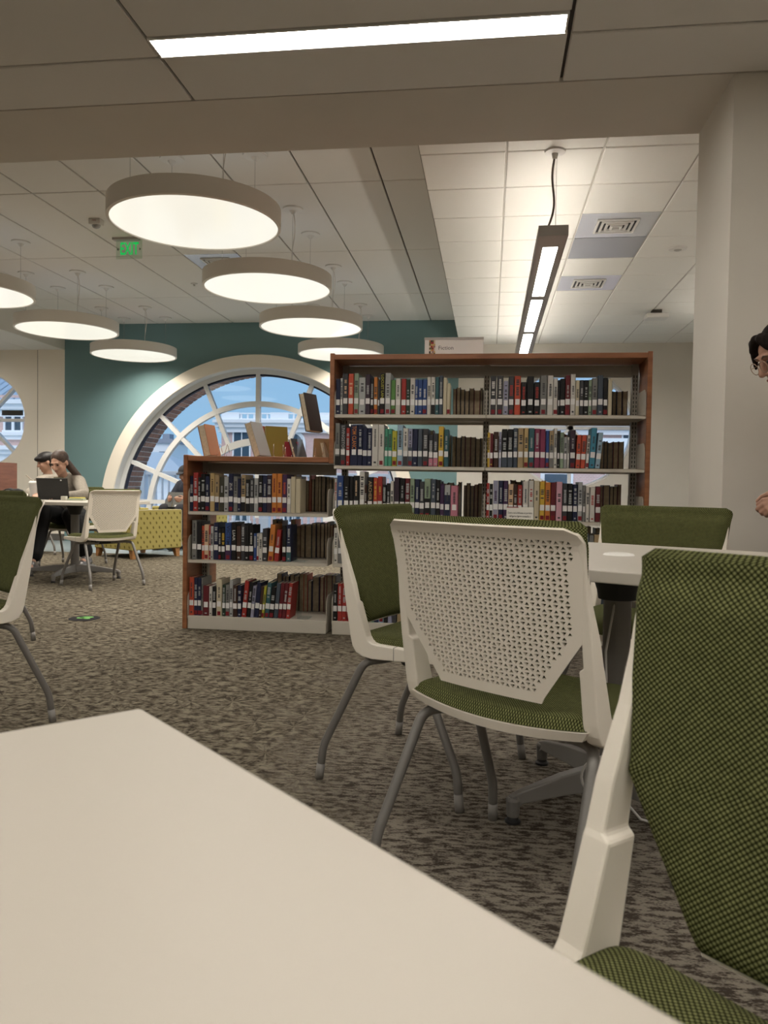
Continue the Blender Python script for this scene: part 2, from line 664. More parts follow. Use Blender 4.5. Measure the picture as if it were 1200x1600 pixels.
tiled_ceiling('raised plank tile ceiling above the round pendants', ZL, XW, XE, YS1, YF, -0.865, 0.5765, 6.01, 1.745, M_TILE, gap=0.014, skip=left_skip)
tiled_ceiling('bright square tile ceiling around the linear pendant', ZR, XE, 4.0, YS1, YF, 0.06, 0.5675, 4.765, 0.5625, M_TILE_R, gap=0.012, skip=right_skip, bars=True)
tiled_ceiling('low tile ceiling before the cream wall', ZS, -9.0, XW - 0.03, YS1, YF, -6.9, 0.5765, 6.01, 1.745, M_TILE, gap=0.010)


def wall_with_circle(name, x0, x1, z1, cx, cz, R, m, yb=0.26, zb=0.0):
    """wall at Y=YF from x0 to x1 with a round opening cut where z > zb"""
    mb = MB()
    N = 64
    xs = [cx - R * cos(pi * k / N) for k in range(N + 1)]
    full = cz - R >= 0.02

    def quad(xa, za0, za1, xb, zb0, zb1, y, flip):
        vs = [(xa, y, za0), (xb, y, zb0), (xb, y, zb1), (xa, y, za1)]
        mb.add(vs, [(3, 2, 1, 0) if flip else (0, 1, 2, 3)])
    for y, fl_ in ((YF, False), (YF + yb, True)):
        quad(x0, 0, z1, xs[0], 0, z1, y, fl_)
        quad(xs[-1], 0, z1, x1, 0, z1, y, fl_)
        for k in range(N):
            ha = R * sin(pi * k / N)
            hb = R * sin(pi * (k + 1) / N)
            quad(xs[k], cz + ha, z1, xs[k + 1], cz + hb, z1, y, fl_)
            if full:
                quad(xs[k], 0, cz - ha, xs[k + 1], 0, cz - hb, y, fl_)
    # reveal
    for k in range(N):
        ha, hb = R * sin(pi * k / N), R * sin(pi * (k + 1) / N)
        mb.add([(xs[k], YF, cz + ha), (xs[k + 1], YF, cz + hb), (xs[k + 1], YF + yb, cz + hb), (xs[k], YF + yb, cz + ha)], [(0, 1, 2, 3)])
        if full:
            mb.add([(xs[k], YF, cz - ha), (xs[k + 1], YF, cz - hb), (xs[k + 1], YF + yb, cz - hb), (xs[k], YF + yb, cz - ha)], [(3, 2, 1, 0)])
    if not full:
        for x, f in ((xs[0], 1), (xs[-1], -1)):
            mb.add([(x, YF, 0), (x, YF, cz), (x, YF + yb, cz), (x, YF + yb, 0)], [(0, 1, 2, 3)])
    return struct(mb.build(name, m))


WX, WZ, WR = -3.40, 0.40, 2.19
PL = (-7.74, 1.82, 0.735)
PR = (1.10, 1.75, 0.84)
struct(wall_with_circle('wall_far_teal', XW, XE, 3.4, WX, WZ, WR, M_TEAL), 'teal accent wall around the large arched window', 'wall')
struct(wall_with_circle('wall_far_left', -9.0, XW, 3.4, *PL, M_CREAM), 'cream panelled wall with a round window', 'wall')
struct(wall_with_circle('wall_far_right', XE, 4.0, 3.4, *PR, M_WALL), 'beige wall behind the tall bookcase', 'wall')
struct(MB().box(-6.80, -6.793, YF - 0.004, YF, 0.0, ZS).build('trim_4', mat('joint_line', (0.30, 0.265, 0.21), 0.8)), 'thin joint in the cream wall panels', 'joint')
struct(MB().box(-9.2, -9.0, -5, YF + 0.2, 0, 3.5).build('wall_left', M_WALL), 'plain beige side wall', 'wall')
struct(MB().box(4.0, 4.2, YS1, YF + 0.2, 0, 3.5).build('wall_right', M_WALL), 'plain beige wall at the end of the bright bay', 'wall')
struct(MB().box(0.983, 5.0, YS0, YS1 - 0.001, 0, ZN - 0.001).build('wall_pillar', M_WALL), 'thick beige wall pier on the right', 'wall')
struct(MB().box(5.0, 5.2, -5, YS1, 0, 3.5).build('wall_near_right', M_WALL), 'plain beige wall', 'wall')
struct(MB().box(-9.2, 5.2, -5.2, -5.0, 0, 3.5).build('wall_back', M_WALL), 'plain beige back wall', 'wall')
for nm, a in (('baseboard_far_left', (-9, XW)), ('baseboard_far_right', (XE, 4.0))):
    struct(MB().box(a[0], a[1], YF - 0.015, YF - 0.001, 0, 0.1).build(nm, mat('baseboard_rubber', (0.12, 0.11, 0.10), 0.6)), 'dark rubber baseboard', 'baseboard')


def ring(mb, cx, cz, r0, r1, y0, y1, a0, a1, n, mi=0):
    """rectangular-section arc in the XZ plane"""
    vs = []
    for k in range(n + 1):
        a = a0 + (a1 - a0) * k / n
        for r, y in ((r0, y0), (r1, y0), (r1, y1), (r0, y1)):
            vs.append((cx + r * cos(a), y, cz + r * sin(a)))
    fs = [(k * 4 + q, k * 4 + (q + 1) % 4, (k + 1) * 4 + (q + 1) % 4, (k + 1) * 4 + q) for k in range(n) for q in range(4)]
    fs += [(3, 2, 1, 0), (n * 4, n * 4 + 1, n * 4 + 2, n * 4 + 3)]
    return mb.add(vs, fs, mi)


def spoke(mb, cx, cz, r0, r1, w, y0, y1, a, mi=0):
    d = Vector((cos(a), 0, sin(a)))
    q = Vector((-sin(a), 0, cos(a)))
    c = Vector((cx, 0, cz))
    vs = []
    for y in (y0, y1):
        for r, s_ in ((r0, -1), (r1, -1), (r1, 1), (r0, 1)):
            p = c + d * r + q * s_ * w / 2
            vs.append((p.x, y, p.z))
    return mb.add(vs, [(0, 1, 2, 3), (7, 6, 5, 4), (0, 4, 5, 1), (1, 5, 6, 2), (2, 6, 7, 3), (3, 7, 4, 0)], mi)


# ---- the big arched window
win = struct(empty('window_1', (WX, YF, 0)), 'large arched fanlight window with white radiating bars', 'window')
alo = -math.asin(WZ / 2.4) + 0.001
al0 = -math.asin(WZ / WR)
mb = MB()
ring(mb, 0, WZ, WR, 2.375, -0.045, 0.02, -0.17, pi + 0.17, 80)
mb.build('casing', M_CREAM, win, bevel=0.006)
ring(MB(), 0, WZ, WR - 0.006, WR - 0.0005, -0.03, 0.13, al0, pi - al0, 72).build('reveal_lining', M_FRAME, win)
fy0, fy1 = 0.12, 0.20
ring(MB(), 0, WZ, WR - 0.075, WR, fy0, fy1, al0, pi - al0, 72).build('outer_frame', M_FRAME, win)
ring(MB(), 0, WZ, WR - 0.10, WR - 0.075, fy0 + 0.02, fy1, al0, pi - al0, 72).build('gasket', M_GASKET, win)
RR1, RR2 = 1.68, 1.124
for rr, w_ in ((RR1, 0.075), (RR2, 0.10)):
    ring(MB(), 0, WZ, rr - w_ / 2, rr + w_ / 2, fy0 - 0.004, fy1 + 0.003, -0.23, pi + 0.23, 60).build('glazing_arc', M_FRAME, win)
for k in range(9):
    a = pi * k / 8
    spoke(MB(), 0, WZ, RR2 if k not in (0, 8) else 1.0, WR - 0.07, 0.062, fy0, fy1, a).build('glazing_bar', M_FRAME, win)
spoke(MB(), 0, WZ, 0.0, RR2, 0.062, fy0, fy1, pi / 2).build('glazing_bar', M_FRAME, win)
spoke(MB(), 0, 0.61, -2.08, 2.08, 0.06, fy0 - 0.01, fy1, 0).build('transom', M_FRAME, win)
MB().box(-2.15, 2.15, 0.06, 0.2, 0.0, 0.10).build('sill', M_FRAME, win)
for (ra, rb) in ((RR1, WR - 0.08), (RR2, RR1)):
    for k in range(8):
        ring(MB(), 0, WZ, ra + 0.02, rb, 0.158, 0.164, pi * k / 8 + 0.01, pi * (k + 1) / 8 - 0.01, 8).build('pane', M_GLASS, win)
ring(MB(), 0, WZ, 0.02, RR2 - 0.04, 0.158, 0.164, 0.01, pi / 2 - 0.01, 12).build('pane', M_GLASS, win)
ring(MB(), 0, WZ, 0.02, RR2 - 0.04, 0.158, 0.164, pi / 2 + 0.01, pi - 0.01, 12).build('pane', M_GLASS, win)
MB().box(-2.1, 2.1, 0.158, 0.164, 0.10, 0.39).build('pane', M_GLASS, win)


def porthole(nm, cx, cz, R, label, ang0=0.0):
    w = struct(empty(nm, (cx, YF, 0)), label, 'window')
    ring(MB(), 0, cz, R - 0.03, R, 0.05, 0.2, 0, 2 * pi, 48).build('frame', M_FRAME, w)
    for k in range(4):
        a = ang0 + pi * k / 4
        spoke(MB(), 0, cz, -R + 0.02, R - 0.02, 0.045, 0.09, 0.17, a).build('glazing_bar', M_FRAME, w)
    for k in range(8):
        a = ang0 + pi * k / 4
        ring(MB(), 0, cz, 0.03, R - 0.02, 0.138, 0.143, a + 0.02, a + pi / 4 - 0.02, 8).build('pane', M_GLASS, w)
    return w


porthole('window_2', *PL, 'round window with white radiating bars in the cream wall')
porthole('window_3', *PR, 'round window behind the tall bookcase')

# ---- exterior brick surround of the arch
M_MORTAR = mat('mortar', (0.80, 0.76, 0.72), 0.9)
M_BRICKS = [mat('brick_%d' % i, c, 0.85, noise=0.2, nscale=15) for i, c in enumerate([(0.44, 0.23, 0.165), (0.36, 0.20, 0.155), (0.50, 0.28, 0.20), (0.30, 0.19, 0.155)])]
ext = struct(empty('wall_exterior', (WX, YF, 0)), 'brick reveal outside the arched window', 'wall')
mo = MB()
ring(mo, 0, WZ, WR - 0.006, WR + 0.4, 0.27, 0.82, al0, pi - al0, 72)
mo.build('mortar_bed', M_MORTAR, ext)
ncourse = 92
da = (pi - 2 * al0) / ncourse
bme = []
for ln in (0.17, 0.26, 0.085):
    for mi in range(4):
        m = MB()
        ring(m, 0, 0, WR - 0.018, WR + 0.08, 0, ln, -da * 0.5 + 0.0042, da * 0.5 - 0.0042, 1)
        bme.append((ln, m.mesh('brick', M_BRICKS[mi])))
for k in range(ncourse):
    y = 0.275
    pat = ([0.17, 0.26, 0.085] if k % 2 else [0.085, 0.26, 0.17])
    for ln in pat:
        me = random.choice([b for b in bme if b[0] == ln])[1]
        b_ = link('brick', me, ext, (0, y, WZ), (0, -(al0 + da * (k + 0.5)), 0))
        y += ln + 0.011

# ================================================================== LIGHT FIXTURES
M_DIFF = emit_mat('pendant_diffuser', (1.0, 0.96, 0.83), 0.88, gloss=0.5)
M_STRIP = emit_mat('strip_diffuser', (1.0, 0.94, 0.85), W_STRIP)
M_LINLENS = emit_mat('linear_lens', (1.0, 0.95, 0.88), 33.0)
M_LINUP = emit_mat('linear_uplight', (1.0, 0.93, 0.83), UP_LIN)
M_PBODY = mat('pendant_body', (0.80, 0.76, 0.70), 0.5)
M_TOP_FILL = emit_mat('pendant_top_fill', (1.0, 0.93, 0.83), 0.36)  # added glow on the lamp tops, fills the raised ceiling with light
M_LBODY = mat('linear_body', (0.42, 0.395, 0.375), 0.45)

DR, DZ = 0.575, 2.645
proto = None


def make_pendant():
    r = empty('pendant_lamp')
    m = MB()
    m.lathe([(DR - 0.02, 0.0), (DR, 0.004), (DR, 0.125), (DR - 0.02, 0.132)], 72, cap=False)
    MB().lathe([(DR - 0.021, 0.131), (0.001, 0.133)], 72, cap=False).build('added_top_glow', M_TOP_FILL, r, smooth=True)  # glowing lid added to lift the ceiling above each disc
    m.lathe([(DR - 0.02, 0.010), (DR - 0.02, 0.0)], 72, cap=False)
    smooth_angle(m.build('housing', M_PBODY, r), 30)
    MB().lathe([(0.001, 0.008), (DR - 0.021, 0.008)], 72, cap=False).build('diffuser', M_DIFF, r, smooth=True)
    for i, (x, y) in enumerate(((-0.31, -0.33), (0.31, -0.33), (-0.31, 0.33), (0.31, 0.33))):
        MB().tube([(x, y, 0.13), (x, y, ZL - DZ)], 0.0022, 5).build('suspension_wire', M_CHROME, r)
        smooth_angle(MB().lathe([(0.088, ZL - DZ - 0.001), (0.086, ZL - DZ - 0.012), (0.03, ZL - DZ - 0.020), (0.010, ZL - DZ - 0.05)], 24, (x, y, 0)).build('ceiling_canopy', mat('canopy_metal', (0.74, 0.72, 0.68), 0.4), r), 30)
    p = [Vector((0.31, -0.33, ZL - DZ - 0.01)) + Vector((0.02 * sin(t * 5), 0.0, -(ZL - DZ - 0.14) * t)) + Vector((0.0, 0.05 * t * t, 0)) for t in [k / 14 for k in range(15)]]
    MB().tube(p, 0.004, 6).build('power_cord', M_PBODY, r, smooth=True)
    ld = bpy.data.lights.new('lamp_light', 'AREA')
    ld.shape = 'DISK'
    ld.size = DR * 1.9
    ld.energy = W_DISC
    ld.color = (1.0, 0.925, 0.81)
    ld.spread = radians(138)
    lo = bpy.data.objects.new('lamp_light', ld)
    COL.objects.link(lo)
    lo.parent = r
    lo.location = (0, 0, 0.0)
    return r


proto = make_pendant()
PEND = [(-2.01, 5.13, 'largest round disc pendant lamp, nearest the soffit'), (-2.01, 6.87, 'second round disc pendant lamp in the right-hand row'),
        (-2.01, 8.60, 'third round disc pendant lamp in the right-hand row'), (-2.01, 10.37, 'round disc pendant lamp just above the tall bookcase corner'),
        (-4.92, 6.87, 'round disc pendant lamp cut off by the left picture edge'), (-4.92, 8.60, 'middle round disc pendant lamp of the left-hand row'),
        (-4.92, 10.33, 'round disc pendant lamp in front of the teal wall, left of the arch')]
for i, (x, y, lb) in enumerate(PEND):
    p = proto if i == 0 else copy_tree(proto)
    p.location = (x, y, DZ)
    tag(p, lb, 'pendant lamp', 'round pendant lamps')

# recessed strips: the first is the real one, the others added unseen
SLAB = ['long white recessed strip light in the near ceiling', 'added unseen strip light straight above the foreground tabletop', 'added unseen strip light left of the foreground table', 'added unseen strip light right of the foreground table',
        'added unseen strip light above the left edge chairs', 'added unseen strip light behind the camera, middle one', 'added unseen strip light over the person at the right edge', 'added unseen strip light behind the camera, left one', 'added unseen strip light behind the camera, right one',
        'added unseen strip light just right of the foreground table', 'added unseen strip light just left of the foreground table', 'added unseen strip light behind the camera, second from right', 'added unseen strip light behind the camera, second from left', 'added unseen strip light in the low ceiling before the cream wall', 'added unseen strip light in the low left ceiling, nearer one']
for i, (a, b, y) in enumerate(STRIPS + [(-8.85, -7.35, 9.6), (-8.85, -7.35, 6.8)]):  # two extra lamps added out of view to brighten the cream wall
    zc_ = ZN if i < len(STRIPS) else (ZS - 0.001 if a < -5 else ZR - 0.001)
    r = empty('strip_light', ((a + b) / 2, y + 0.07, zc_ - (0.02 if i >= len(STRIPS) else 0)))
    w = (b - a) / 2
    MB().box(-w, w, -0.062, 0.055, 0.008, 0.016).build('diffuser', M_STRIP, r)
    m = MB()
    m.box(-w - 0.008, w + 0.008, -0.072, -0.062, -0.002, 0.03).box(-w - 0.008, w + 0.008, 0.055, 0.068, -0.004, 0.03)
    m.box(-w - 0.008, -w, -0.062, 0.055, -0.002, 0.03).box(w, w + 0.008, -0.062, 0.055, -0.002, 0.03)
    m.build('trim_frame', M_WHITE, r)
    tag(r, SLAB[i], 'strip light', 'recessed strip lights')

# linear pendant
LX, LY0, LY1, LZ = 0.345, 4.76, 10.6, 2.395
lp = tag(empty('linear_pendant', (LX, LY0, LZ)), 'long grey linear pendant lamp with four bright lenses', 'pendant lamp')
hw = 0.087
m = MB()
m.box(-hw, -hw + 0.006, 0, LY1 - LY0, 0, 0.062).box(hw - 0.006, hw, 0, LY1 - LY0, 0, 0.062)
m.box(-hw, hw, -0.004, 0.004, 0, 0.062).box(-hw, hw, LY1 - LY0 - 0.004, LY1 - LY0 + 0.004, 0, 0.062)
m.box(-hw, -0.045, 0, LY1 - LY0, 0, 0.006).box(0.045, hw, 0, LY1 - LY0, 0, 0.006)
segs = [(0.22, 1.47), (1.60, 2.86), (2.99, 4.25), (4.38, 5.6)]
ysx = [0] + [v for s_ in segs for v in s_] + [LY1 - LY0]
for k in range(0, len(ysx), 2):
    m.box(-0.045, 0.045, ysx[k], ysx[k + 1], 0, 0.006)
m.box(-hw, hw, 0, LY1 - LY0, 0.03, 0.034)
m.build('housing', M_LBODY, lp)
for a, b in segs:
    MB().box(-0.045, 0.045, a, b, 0.002, 0.005).build('lens', M_LINLENS, lp)
MB().box(-0.0205, 0.0205, 0.05, LY1 - LY0 - 0.05, 0.035, 0.040).build('uplight', M_LINUP, lp)
H_ = ZR - LZ
cpts = [Vector((0.012 * sin(6.5 * t) - 0.03 * (1 - t) ** 3, 0.02, 0.06 + (H_ - 0.08) * t)) for t in [k / 20 for k in range(21)]]
MB().tube(cpts, 0.0065, 8).build('power_cord', mat('cord_grey', (0.16, 0.13, 0.11), 0.6), lp, smooth=True)
MB().tube([(0.012, 0.02, 0.06), (0.012, 0.02, H_)], 0.0018, 5).build('suspension_wire', M_CHROME, lp)
smooth_angle(MB().lathe([(0.062, H_ - 0.001), (0.06, H_ - 0.012), (0.02, H_ - 0.018), (0.012, H_ - 0.05)], 24, (0, 0.02, 0)).build('ceiling_canopy', M_WHITE, lp), 30)
MB().tube([(0, LY1 - LY0 - 0.1, 0.06), (0, LY1 - LY0 - 0.1, H_)], 0.0018, 5).build('suspension_wire', M_CHROME, lp)

lp2 = copy_tree(lp)  # extra pendant added out of view to lift the bay's ceiling and wall
lp2.location = (2.62, 4.9, LZ)
lp2.scale = (1, 0.74, 1)
tag(lp2, 'added unseen linear pendant behind the pier, brightening the bay', 'pendant lamp')

# air diffusers
M_DIFFM = mat('diffuser_metal', (0.72, 0.735, 0.77), 0.25, metal=0.45)
M_VENTD = mat('vent_dark', (0.03, 0.03, 0.03), 0.7)


def air_diffuser(x, y, z, w, d, lb):
    r = tag(empty('air_diffuser', (x, y, z)), lb, 'air vent', 'ceiling air diffusers')
    MB().box(0.006, w - 0.006, 0.006, d - 0.006, 0.004, 0.014).build('face_plate', M_DIFFM, r)
    cx, cy = w * 0.5, d * 0.5
    s0 = min(w, d) * 0.27
    MB().box(cx - s0, cx + s0, cy - s0, cy + s0, 0.002, 0.0045).build('throat', M_VENTD, r)
    for k in range(4):
        s_ = s0 * (1 - 0.24 * k)
        t_ = s0 * 0.10
        z0 = 0.004 - 0.006 - 0.003 * k
        m = MB()
        m.box(cx - s_, cx + s_, cy - s_, cy - s_ + t_, z0 - 0.006, 0.003).box(cx - s_, cx + s_, cy + s_ - t_, cy + s_, z0 - 0.006, 0.003)
        m.box(cx - s_, cx - s_ + t_, cy - s_ + t_, cy + s_ - t_, z0 - 0.006, 0.003).box(cx + s_ - t_, cx + s_, cy - s_ + t_, cy + s_ - t_, z0 - 0.006, 0.003)
        m.build('louvre', M_WHITE, r)
    return r


air_diffuser(0.6275, 5.89, ZR, 0.5675, 0.5625, 'shiny ceiling air diffuser nearer the camera, beside the grey panel')
air_diffuser(0.6275, 7.5775, ZR, 0.5675, 0.5625, 'shiny ceiling air diffuser farther back, right of the linear pendant')
air_diffuser(-3.171, 7.757, ZL, 0.5765, 0.5765, 'white ceiling air diffuser half hidden behind the second round pendant')
tag(MB().box(0.634, 1.189, 6.459, 7.009, ZR + 0.002, ZR + 0.012).build('ceiling_access_panel', mat('panel_grey', (0.42, 0.43, 0.46), 0.35, metal=0.3)), 'plain grey metal panel between the two ceiling diffusers', 'ceiling panel')

# small ceiling devices
sp = tag(empty('ceiling_speaker', (1.5, 6.77, ZR)), 'small round white ceiling speaker right of the diffusers', 'speaker')
smooth_angle(MB().lathe([(0.075, 0.0), (0.07, -0.012), (0.045, -0.016)], 28).build('rim', M_WHITE, sp), 30)
smooth_angle(MB().lathe([(0.044, -0.010), (0.02, -0.022), (0.002, -0.024)], 24, cap=False).build('grille', mat('speaker_grille', (0.45, 0.43, 0.40), 0.6), sp), 60)
ap = tag(empty('access_point', (1.8, 9.07, ZR)), 'white box hanging from the ceiling grid near the pier', 'access point')
MB().box(-0.12, 0.12, -0.10, 0.10, -0.095, -0.045).build('body', M_WHITE, ap, bevel=0.012)
MB().box(-0.05, 0.05, -0.05, 0.05, -0.047, -0.001).build('bracket', mat('bracket_dark', (0.07, 0.06, 0.05), 0.7), ap)
st = tag(empty('fire_strobe', (-3.53, 6.65, ZL)), 'small white strobe alarm on the ceiling above the exit sign', 'alarm')
MB().box(-0.055, 0.055, -0.04, 0.04, -0.05, 0).build('base', M_WHITE, st, bevel=0.006)
smooth_angle(MB().ell((0.0, 0, -0.052), (0.04, 0.03, 0.03), 14, 10).build('lens', mat('strobe_lens', (0.45, 0.45, 0.45), 0.15, metal=0.4), st), 60)
text_obj('FIRE', 0.022, mat('strobe_text', (0.25, 0.03, 0.02), 0.6), st, (0, -0.041, -0.02), (pi / 2, 0, 0))
spk = tag(empty('sprinkler_head', (-3.48, 8.86, ZL)), 'tiny sprinkler head on the raised ceiling', 'sprinkler')
smooth_angle(MB().lathe([(0.04, 0), (0.038, -0.006), (0.012, -0.010), (0.010, -0.03), (0.022, -0.034), (0.001, -0.036)], 16).build('body', M_WHITE, spk), 40)

ex = tag(empty('exit_sign', (-3.47, 7.17, ZL)), 'edge-lit glass exit sign with green letters', 'exit sign')
MB().box(-0.16, 0.10, -0.03, 0.03, -0.022, 0).build('mount', M_LBODY, ex)
MB().box(-0.13, 0.13, -0.004, 0.004, -0.20, -0.02).build('glass_panel', glass_mat('exit_glass', (0.85, 0.92, 0.86), 0.10), ex)
M_GREEN = emit_mat('exit_green', (0.015, 0.75, 0.13), 0.62)
text_obj('EXIT', 0.165, M_GREEN, ex, (0.003, -0.0055, -0.110), (pi / 2, 0, 0), bold=0.003, width=0.185)
for s_ in (-1, 1):
    MB().add([(s_ * 0.105, -0.005, -0.125), (s_ * 0.105, -0.005, -0.095), (s_ * 0.122, -0.005, -0.11)], [(0, 1, 2) if s_ < 0 else (2, 1, 0)]).build('arrow', mat('arrow_grey', (0.12, 0.16, 0.13), 0.6), ex)

# ================================================================== BOOKCASES
BY0, BD = 4.60, 0.52
ZSH = [0.08, 0.429, 0.727]
ZT = [0.08, 0.429, 0.713, 1.020, 1.326]
BX = [-1.865, -0.955, -0.0275, 0.90]


def steel_shelf(parent, x0, x1, z, y0, y1, lip=True):
    m = MB()
    m.box(x0, x1, y0, y1, z - 0.004, z)
    m.box(x0, x1, y0, y0 + 0.004, z - 0.021, z)
    m.box(x0, x1, y1 - 0.004, y1, z - 0.021, z)
    return m.build('shelf', M_SHELF, parent, bevel=0.0015, seg=1)


def bracket(parent, x, z, y0, y1, side):
    pts = [(y0 + 0.002, z - 0.018), (y0 + 0.002, z + 0.10)] + [(y0 + 0.002 + 0.05 * (1 - cos(t)), z + 0.10 + 0.05 * sin(t)) for t in [pi / 2 * k / 5 for k in range(1, 6)]] + [(y1, z + 0.15), (y1, z - 0.018)]
    return MB().prism(pts, 'x', x - 0.0015, x + 0.0015).build('shelf_bracket', M_SHELF, parent)


def slotted_post(parent, x, z1):
    yc = BY0 + BD / 2
    p = MB().box(x - 0.018, x + 0.018, yc - 0.022, yc + 0.022, 0, z1).build('upright_post', M_POST, parent)
    m = MB()
    z = 0.12
    while z < z1 - 0.06:
        for dx in (-0.008, 0.008):
            m.box(x + dx - 0.0025, x + dx + 0.0025, yc - 0.0235, yc - 0.0215, z, z + 0.016)
        z += 0.0254
    m.build('slots', M_SLOT, p)['kind'] = 'stuff'
    return p


def bookcase(name, bays, zs, ztop, label, left_end=True, right_end=True, left_z0=0.0):
    x0, x1 = bays[0], bays[-1]
    r = tag(empty(name, ((x0 + x1) / 2, BY0, 0)), label, 'bookcase')
    ob = []
    y0, y1 = BY0, BY0 + BD
    ob.append(MB().box(x0, x1, y0 + 0.003, y1 - 0.003, ztop - 0.030, ztop).build('top_panel', M_WOODH, r, bevel=0.002))
    if left_end:
        ob.append(MB().box(x0 - 0.001, x0 + 0.026, y0 - 0.004, y1 + 0.004, left_z0, ztop + 0.006).build('end_panel', M_WOOD, r, bevel=0.003))
    if right_end:
        ob.append(MB().box(x1 - 0.026, x1 + 0.001, y0 - 0.004, y1 + 0.004, 0, ztop + 0.006).build('end_panel', M_WOOD, r, bevel=0.003))
    ex0 = x0 + (0.028 if left_end else 0.0)
    for i in range(len(bays) - 1):
        a = bays[i] + (0.03 if i == 0 else 0.004)
        b = bays[i + 1] - (0.03 if i == len(bays) - 2 and right_end else 0.004)
        for k, z in enumerate(zs):
            for ya, yb in ((y0 + 0.006, y0 + 0.235), (y1 - 0.235, y1 - 0.006)):
                if k == 0:
                    ob.append(MB().box(a, b, ya, yb, 0.0, z).build('base_shelf', M_SHELF, r, bevel=0.002, seg=1))
                else:
                    ob.append(steel_shelf(r, a, b, z, ya, yb))
                for xx, s_ in ((a - 0.001, 1), (b + 0.001, -1)):
                    ob.append(bracket(r, xx, z, ya, yb, s_))
        # thin spacer rail and back beam under the top
        yc = y0 + BD / 2
        ob.append(MB().box(a, b, yc - 0.012, yc + 0.012, ztop - 0.105, ztop - 0.035).build('cross_beam', M_POST, r))
    for i, x in enumerate(bays):
        if i == len(bays) - 1 and not right_end:
            continue
        xx = x + (0.05 if i == 0 else -0.05 if i == len(bays) - 1 and right_end else 0)
        ob.append(slotted_post(r, xx, ztop - 0.03))
    inv = Matrix.Translation(-Vector(r.location))
    for o_ in ob:
        o_.location = -Vector(r.location)
    return r


low = bookcase('low_bookcase', [BX[0], BX[1] - 0.003], ZSH, 1.067, 'low three-shelf bookcase with cherry wood top and end panel', right_end=False)
tall = bookcase('tall_bookcase', BX[1:4], ZT, 1.680, 'tall double-bay bookcase with cherry wood frame under the Fiction sign', left_z0=1.03)

# ------------------------------------------------------------------ books
PAL = dict(navy=(32, 38, 70), blue=(45, 75, 140), red=(175, 50, 45), orange=(214, 126, 48), black=(28, 27, 28), dgray=(62, 62, 66), gray=(125, 125, 122), lgray=(172, 174, 174),
           tan=(176, 150, 108), kraft=(190, 160, 105), cream=(206, 194, 164), white=(212, 208, 200), maroon=(110, 32, 40), brown=(70, 46, 36), dpurple=(58, 42, 56), magenta=(140, 52, 84),
           pink=(200, 120, 140), rose=(214, 160, 175), green=(88, 138, 66), dgreen=(40, 62, 48), mint=(72, 160, 130), lime=(186, 182, 48), yellow=(218, 176, 52), teal=(52, 96, 104),
           lblue=(150, 182, 206), slate=(72, 82, 96), lavender=(150, 150, 178), peach=(222, 184, 146), coral=(206, 78, 52), olive=(64, 62, 48), sage=(140, 160, 134), purple=(70, 44, 82), sky=(60, 140, 170), rust=(168, 106, 62), mustard=(150, 130, 46), crimson=(158, 40, 54))
CNAME = dict(dgray='dark grey', gray='grey', lgray='light grey', kraft='kraft-brown', dpurple='dark plum', dgreen='dark green', lblue='pale blue', sky='bright teal-blue')
M_PAGE = mat('paper_edge', (0.52, 0.45, 0.33), 0.9, noise=0.12, nscale=60)
M_SHADEPAGE = mat('aged_shaded_edge', (0.36, 0.285, 0.19), 0.95, noise=0.2, nscale=40)  # age and the dark shelf's shade, both put into the page colour
M_SHADEPAGE2 = mat('shaded_paper_edge', (0.27, 0.215, 0.15), 0.95, noise=0.2, nscale=40)  # deeper copy, with more of the shelf shade in its colour
M_LABEL = mat('spine_label_paper', (0.74, 0.73, 0.72), 0.7)
M_STICK = mat('sticker_red', lin((120, 22, 32)), 0.6)


def cmat(key):
    c = PAL[key]
    g = sum(c) / 3
    return mat('cover_' + key, tuple((v * 0.86 + g * 0.14) * 0.94 for v in c), 0.5, srgb=True, spec=0.3)


def uprofile(w, d, t):
    """outline of an open-at-the-back cover: rounded spine at y=0, boards to y=d"""
    e = min(0.004, w * 0.2)
    return [(0, d), (0, e), (e * 0.4, e * 0.25), (w * 0.5 if False else e, 0), (w - e, 0), (w - e * 0.4, e * 0.25), (w, e), (w, d),
            (w - t, d), (w - t, t + 0.002), (t, t + 0.002), (t, d)]


def quadsU(mb, w, d, h, t):
    pr = uprofile(w, d, t)
    n = len(pr)
    o = len(mb.v)
    mb.v += [(x, y, 0) for x, y in pr] + [(x, y, h) for x, y in pr]
    for i in range(n):
        j = (i + 1) % n
        mb.f.append((o + i, o + j, o + n + j, o + n + i)[::-1])
        mb.m.append(0)
    # end strips: pair outer with inner so the concave profile fills cleanly
    for zo, flip in ((0, False), (n, True)):
        for f in ((0, 1, 10, 11), (1, 2, 3, 10), (3, 4, 9, 10), (4, 5, 6, 9), (6, 7, 8, 9)):
            ff = tuple(o + zo + q for q in f)
            mb.f.append(ff[::-1] if flip else ff)
            mb.m.append(0)


def glyph_rows(mb, w, h, z0, z1, rng, size, y=-0.0004):
    """unreadably small title: short blocks running down the spine"""
    z = z1
    cx = w / 2
    while z > z0 + size * 0.4:
        l = size * rng.uniform(0.35, 0.6)
        hw_ = min(w * 0.36, size * rng.choice((0.5, 0.5, 0.42)))
        if rng.random() > 0.14:
            mb.add([(cx - hw_, y, z - l), (cx + hw_, y, z - l), (cx + hw_, y, z), (cx - hw_, y, z)], [(0, 1, 2, 3)])
        z -= l * 1.35


